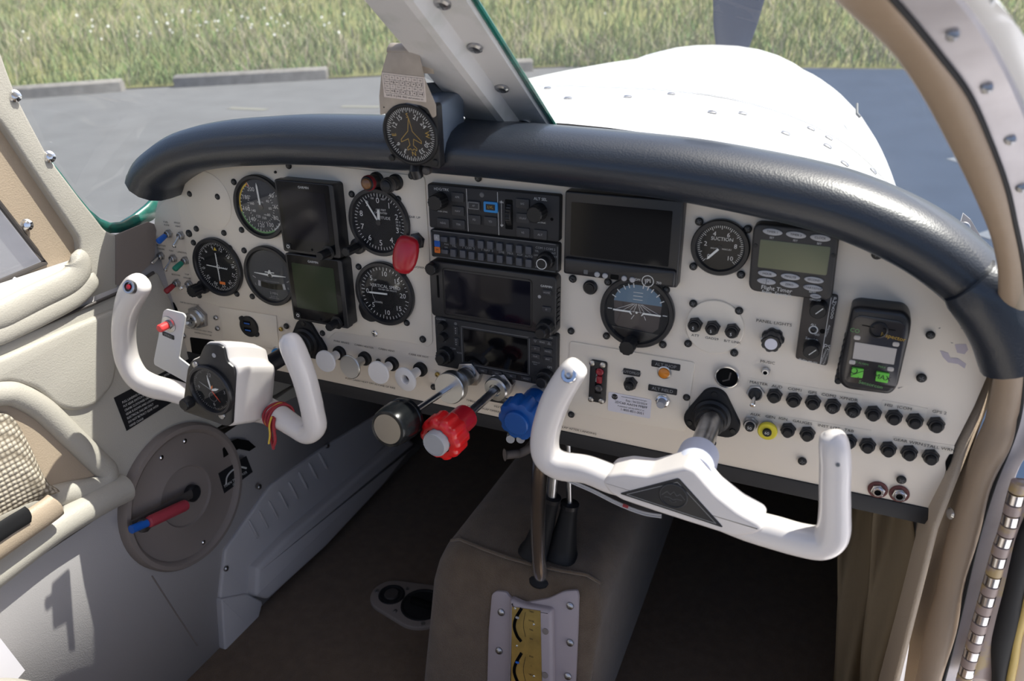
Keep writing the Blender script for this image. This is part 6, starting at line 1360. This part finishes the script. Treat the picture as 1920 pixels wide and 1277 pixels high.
m.line(ac + [(-x, y) for x, y in reversed(ac[1:])], .55, 1.5, True); m.build('aircraft_outline', 'amber_line', t)
m = MB(Mc2); m.disc(r - 1.9, 2.6, 48); m.build('glass', 'dial_glass', t)
for x, y in ((722, 200), (805, 207), (735, 296), (817, 305)): q = cp(x, y); m = MB(Mcp @ Matrix.Translation((*q, 0))); m.lathe([(3.6, 0), (3.2, 1.6), (0, 2.4)], 14); m.build('screw', 'screw_black', t)
# folded hanger with the deviation card
hg = [cp(714, 215, 1), cp(712, 180, 1), cp(716, 136, 1), cp(727, 98, 1), cp(785, 98, 1), cp(797, 150, 1), cp(817, 196, 1), cp(818, 218, 1), cp(812, 221, 1), cp(803, 203, 1), cp(790, 197, 1), cp(764, 192, 1), cp(740, 198, 1), cp(728, 212, 1), cp(718, 214, 1)]
m = MB(Mcp); m.prism(roundpoly(hg, 1.5, 2), .6, 2.2, .3); m.build('hanger', 'beige_bracket', t)
a, b = cp(727, 98), cp(786, 98); rows = []
for i in range(9):
    g = pi * i / 8; rows.append([V((x, a[1] + 6 * sin(g) , 1.4 - 9 + 9 * cos(g))) for x in (a[0], lerp(a[0], b[0], .5), b[0])])
rows += [[V((x, a[1] - 22, -16.6)) for x in (a[0] + 6, lerp(a[0], b[0], .5), b[0] + 4)]]
m = MB(Mcp); m.grid(rows); m.build('hanger_fold', 'beige_bracket', t, solid=1.6, sharp=60)
ca_ = [cp(714, 139, 3), cp(795, 142, 3), cp(799, 190, 3), cp(722, 184, 3)]; W_ = ca_[1][0] - ca_[0][0] - 1; H_ = (ca_[0][1] - ca_[3][1] + ca_[1][1] - ca_[2][1]) / 2
co = ((ca_[0][0] + ca_[1][0] + ca_[2][0] + ca_[3][0]) / 4, (ca_[0][1] + ca_[1][1] + ca_[2][1] + ca_[3][1]) / 4)
Mcd = Mcp @ Matrix.Translation((*co, 2.2)) @ Matrix.Rotation(-.05, 4, 'Z'); W_ = min(W_, 50)
m = MB(Mcd); m.prism(rrect(W_, H_, .6), 0, .6); o = m.build('deviation_card', 'card_paper', t)
m = MB(Mcd); cw_ = W_ * .92 / 7
for k in range(8): x = -W_ * .46 + cw_ * k; m.line([(x, -H_ * .3), (x, H_ * .44)], .22, .75)
for k in range(5): y = H_ * (.44 - .185 * k); m.line([(-W_ * .46, y), (W_ * .46, y)], .22, .75)
for rw, cells, hh in ((0, ('For', 'N', '30', '60', 'E', '120', '150'), 1.5), (1, ('Steer', '+6', '+1', '+2', '+2', '+3', '+3'), 3.), (2, ('For', 'S', '210', '240', 'W', '300', '330'), 1.5), (3, ('Steer', '+4', '+3', '+2', '0', '+3', '+4'), 3.)):
    for k, s in enumerate(cells): m.text(s, 1.4 if k == 0 else hh, -W_ * .46 + cw_ * (k + .5), H_ * (.44 - .185 * (rw + .5)), .75)
m.text('DATE 10 JUNE  RAD and avionics on', 1.9, 0, -H_ * .4, .75); m.build('card_print', 'black_ink', o)
# clamp under the compass and the mount block above
m = MB(); q0 = PY(783, 318, -58); m.tube([q0 + V((-2, 4, 12)), q0 + V((-1, -2, -2)), q0 + V((0, 0, -8))], [6, 7, 6], 14); m.build('clamp', 'black_satin', t)
m = MB(look(PY(800, 320, -62), (0, -1, 0))); m.lathe([(4.4, -4), (4.4, 2), (3, 3), (0, 3)], 16); m.build('clamp_screw', 'crank_brown', t)
m = MB(look(PY(775, 326, -60), (0, -1, .1))); m.lathe([(4.6, -8), (4.6, 1), (2, 1.4), (0, 1)], 16); m.build('clamp_nut', 'screw_black', t)
mb_ = PY(820, 165, -35); m = MB(); m.tube([mb_ + V((-14, 0, -2)), mb_ + V((18, 22, 0))], 9, 4, sq=2); m.build('mount_block', 'black_satin', t)
# bolted lug plate on the post behind the hanger
m = MB(); m.slab([PY(x, y, 12) for x, y in ((795, 120), (806, 118), (840, 150), (842, 158), (826, 160), (798, 146))], 3, (0, -1, 0)); m.build('post_lug', 'post_paint', t)

# ================================================================ RIGHT DOOR OPENING
# front edge of the cabin door opening: leather-covered tube, riveted metal flange and piano hinge
inn = [(1550, -14, -290), (1600, 33, -262), (1671, 99, -228), (1727, 178, -196), (1774, 263, -166), (1818, 350, -138), (1850, 423, -112), (1864, 470, -95), (1871, 517, -77), (1870, 590, -48), (1866, 680, -18), (1850, 770, -4), (1822, 850, 0), (1800, 915, 2), (1782, 980, 4), (1762, 1060, 2), (1744, 1140, -2), (1728, 1215, -8), (1708, 1300, -16)]
mid = [(1664, -14), (1704, 33), (1760, 103), (1815, 178), (1854, 263), (1886, 350), (1903, 423), (1913, 470), (1920, 517), (1925, 590), (1922, 680), (1912, 770), (1895, 830), (1866, 900), (1842, 975), (1820, 1060), (1802, 1140), (1784, 1215), (1762, 1300)]
oute = [(1795, -14), (1832, 33), (1876, 103), (1912, 178), (1945, 263), (1972, 350), (1990, 423), (2000, 470), (2006, 517), (2014, 590), (2014, 680), (1990, 770), (1955, 830), (1915, 878), (1886, 965), (1862, 1060), (1842, 1140), (1822, 1215), (1800, 1300)]
dp = thing('door_surround', 'tan leather-covered edge of the open right door with a riveted metal flange', 'door frame', (590, 0, -200))
TI = [PY(x, y, yy - 6) for x, y, yy in inn]; TM = [PY(x, y, yy - 10) for (x, y), (_, _, yy) in zip(mid, inn)]; TO = [PY(x, y, yy - 4) for (x, y), (_, _, yy) in zip(oute, inn)]
TIs, TMs, TOs = smooth_path(TI, 5), smooth_path(TM, 5), smooth_path(TO, 5)
rows = []
for i, (a, b) in enumerate(zip(TIs, TMs)):
    c = (a + b) / 2; h = (b - a) / 2; row = []
    wv = 1 + .08 * sin(i * .55) * (1 if i > 55 else 0)
    for k in range(15):
        g = pi * (1.18 - 1.36 * k / 14); row.append(c + h * (cos(g) * wv) + V((0, -1, 0)) * (h.length * .75 * sin(g) * wv))
    rows.append(row)
m = MB(); m.grid(rows); m.build('leather_edge', 'tan_leather', dp, sharp=70)
rows = [[b + V((0, 10, 0)), b + V((0, 2, 0)), b.lerp(o, .12) + V((0, 2, 0)), b.lerp(o, .9) + V((0, 4, 0)), o + V((0, 7, 0)), o + V((2, 26, 0))] for b, o in zip(TMs, TOs)]
m = MB(); m.grid(rows); m.build('metal_flange', 'frame_metal', dp, sharp=30, solid=1.2)
rim = smooth_path([PY(x, y, t.y + 6) for (x, y), t in zip(((1852, -14), (1893, 33), (1934, 103), (1968, 178), (1998, 263), (2024, 350)), TO)], 5)
m = MB(); m.grid([[o_ + V((1, 8, 0)), o_.lerp(r_, .5) + V((4, 6, 4)), r_ + V((4, 14, -2)), r_ + V((6, 40, -12))] for o_, r_ in zip(TOs, rim)]); m.build('outer_skin', 'cowl_white', dp, sharp=50, solid=1.2)
m = MB(); m.tube([b + V((0, -1, 0)) for b in TMs], 2.2, 8); m.build('dark_seal', 'rubber', dp, sharp=60)
for px, py in ((1786, 65), (1850, 165), (1894, 262), (1915, 352), (1898, 798), (1888, 840), (1862, 880), (1850, 935), (1796, 1118), (1756, 1245)):
    j = min(range(len(TMs)), key=lambda i: abs(-(TMs[i] - CAM).length * 0 + (lambda q: 0)(0)) if 0 else abs(((TMs[i] + TOs[i]) / 2 - (CAM + ray(px, py) * ((TMs[i] + TOs[i]) / 2 - CAM).dot(ray(px, py)) / ray(px, py).length_squared)).length))
    c = PY(px, py, ((TMs[j] + TOs[j]) / 2).y + 1); q = MB(look(c, (-.1, -1, .05))); q.lathe([(3.6, 0), (3.2, 1.4), (1.6, 2.4), (0, 2.6)], 16); q.build('rivet', 'steel', dp)
# tan liner between leather edge and the panel, with its screw
ln = [(1862, 690), (1868, 600), (1872, 640), (1866, 690), (1850, 780), (1822, 860), (1800, 925), (1782, 990), (1762, 1070), (1742, 1150), (1726, 1225), (1700, 1310), (1640, 1310), (1690, 1150), (1728, 1010), (1752, 960), (1776, 880), (1792, 840), (1818, 770), (1846, 700)]
rows = []
R0 = [(1848, 690), (1836, 740), (1812, 800), (1794, 850), (1776, 900), (1764, 950), (1746, 1010), (1728, 1070), (1712, 1140), (1704, 1215), (1690, 1310)]
R1 = [(1872, 690), (1860, 740), (1838, 800), (1820, 850), (1806, 900), (1794, 950), (1778, 1010), (1762, 1070), (1748, 1140), (1734, 1215), (1714, 1310)]
P0 = smooth_path([PX(x, y, 583) for x, y in R0], 4); P1 = [PY(x, y, 0) for x, y in R1]; P1 = smooth_path(P1, 4)
m = MB(); m.grid([[a.lerp(b, k / 3) for a, b in zip(P0, P1)] for k in range(4)]); m.build('post_liner', 'tan_trim', dp, sharp=70)
p = PY(1784, 963, -2); q = MB(look(p, (-1, -.5, .1))); q.lathe([(6, 0), (6, 1.4), (4, 3), (0, 3.4)], 20); q.build('liner_screw', 'chrome', dp)
# windshield retainer at the lower right corner, with its screw
m = MB(); m.slab([PY(x, y, 150) for x, y in ((1796, 436), (1806, 400), (1820, 412), (1850, 462), (1846, 470), (1822, 462))], 3, (0, -1, 0)); m.build('glass_retainer', 'frame_metal', dp)
q = MB(look(PY(1806, 428, 144), (0, -1, .2))); q.lathe([(7, 0), (6, 2), (0, 3)], 18); q.build('retainer_screw', 'steel', dp)
# piano hinge and black seal outboard of it
hi_ = [(1913, 903), (1903, 935), (1891, 985), (1876, 1030), (1862, 1080), (1848, 1130), (1834, 1180), (1820, 1230), (1806, 1280)]
H = smooth_path([PY(x, y, -30 + 0.0 * y) for x, y in hi_], 8)
hg_ = thing('piano_hinge', 'long bright knuckled hinge down the open right doorway', 'hinge', tuple(H[30]))
Lh = [0]
for a, b in zip(H, H[1:]): Lh.append(Lh[-1] + (b - a).length)
def at(s):
    for i in range(len(Lh) - 1):
        if Lh[i + 1] >= s: return H[i].lerp(H[i + 1], (s - Lh[i]) / (Lh[i + 1] - Lh[i]))
    return H[-1]
N = 21; stp = Lh[-1] / N
for k in range(N):
    a, b = at(stp * k + .4), at(stp * (k + 1) - .4); m = MB(); m.tube([a, a.lerp(b, .04), a.lerp(b, .96), b], [6.4, 7.2, 7.2, 6.4], 16); m.build('knuckle', 'hinge_steel' if k % 2 else 'hinge_painted', hg_, sharp=45)
m = MB(); m.grid([[p + V((-2, 5, 0)) for p in H], [p + V((30, 12, 0)) for p in H]]); m.build('hinge_leaf', 'hinge_painted', hg_, solid=1.5)
bs = [(1958, 800), (1936, 890), (1926, 940), (1914, 985), (1899, 1040), (1884, 1095), (1872, 1150), (1862, 1205), (1858, 1290)]; bo = [(2010, 800), (1980, 890), (1960, 960), (1940, 1020), (1926, 1070), (1916, 1120), (1904, 1180), (1892, 1230), (1884, 1290)]
A_ = smooth_path([PY(x, y, -18) for x, y in bs], 5); B_ = smooth_path([PY(x, y, -18) for x, y in bo], 5)
ds = thing('door_seal', 'thick black rubber seal beside the hinge at the right edge', 'seal', tuple(A_[20])); m = MB(); m.tube([(a + b) / 2 for a, b in zip(A_, B_)], [(b - a).length / 2 for a, b in zip(A_, B_)], 14, up=(0, -1, 0), ry=10); m.build('seal_strip', 'rubber', ds, sharp=60)
C_ = smooth_path([PY(x, y, -20) for x, y in ((2016, 800), (1998, 890), (1975, 960), (1955, 1030), (1938, 1090), (1926, 1140), (1912, 1190), (1904, 1240), (1894, 1290))], 5)
E_ = [p + V((90, 0, 0)) for p in C_]
dd = thing('door_panel', 'beige edge of the open door with a yellow piping strip', 'door', tuple(C_[20])); m = MB(); m.grid([C_, E_]); m.build('door_skin', 'card_paper', dd, solid=3)
m = MB(); m.tube([p + V((-2, -2, 0)) for p in C_], 4.2, 10); m.build('piping', 'yellow_sill', dd, sharp=60)
# ================================================================ LIGHT, SKY, CAMERA
w = bpy.data.worlds.new('World'); SC.world = w; w.use_nodes = True; nt = w.node_tree; bg = nt.nodes['Background']
sk = nt.nodes.new('ShaderNodeTexSky'); sk.sky_type = 'NISHITA'; sk.sun_disc = False; sk.sun_elevation = radians(60); sk.sun_rotation = radians(40); sk.air_density = .55; sk.dust_density = 3.0; sk.ozone_density = .6
nt.links.new(sk.outputs['Color'], bg.inputs['Color']); bg.inputs['Strength'].default_value = SKY
sun = bpy.data.lights.new('Sun', 'SUN'); sun.energy = SUN; sun.angle = radians(.53); sun.color = (1., .96, .90)
so = bpy.data.objects.new('Sun', sun); COL.objects.link(so); so.rotation_euler = V(SUN_DIR).to_track_quat('-Z', 'Y').to_euler()
cam = bpy.data.cameras.new('Camera'); co = bpy.data.objects.new('Camera', cam); COL.objects.link(co)
cam.sensor_width = 36; cam.sensor_fit = 'HORIZONTAL'; cam.lens = FPX / CW * 36; cam.clip_start = .02; cam.clip_end = 400
xx, yy, zz = RC.col[0], RC.col[2], -RC.col[1]
co.matrix_world = frame(CAM * .001, xx, yy, zz)
cam.dof.use_dof = True; cam.dof.focus_distance = .93; cam.dof.aperture_fstop = 6.3
SC.camera = co
SC.view_settings.view_transform = 'Standard'; SC.view_settings.look = 'None'; SC.view_settings.gamma = 1; SC.view_settings.exposure = EXPO; SC.view_settings.use_curve_mapping = False
SC.cycles.use_denoising = True; SC.cycles.max_bounces = 10; SC.cycles.transparent_max_bounces = 16; SC.cycles.caustics_reflective = False; SC.cycles.caustics_refractive = False; SC.cycles.sample_clamp_indirect = 6
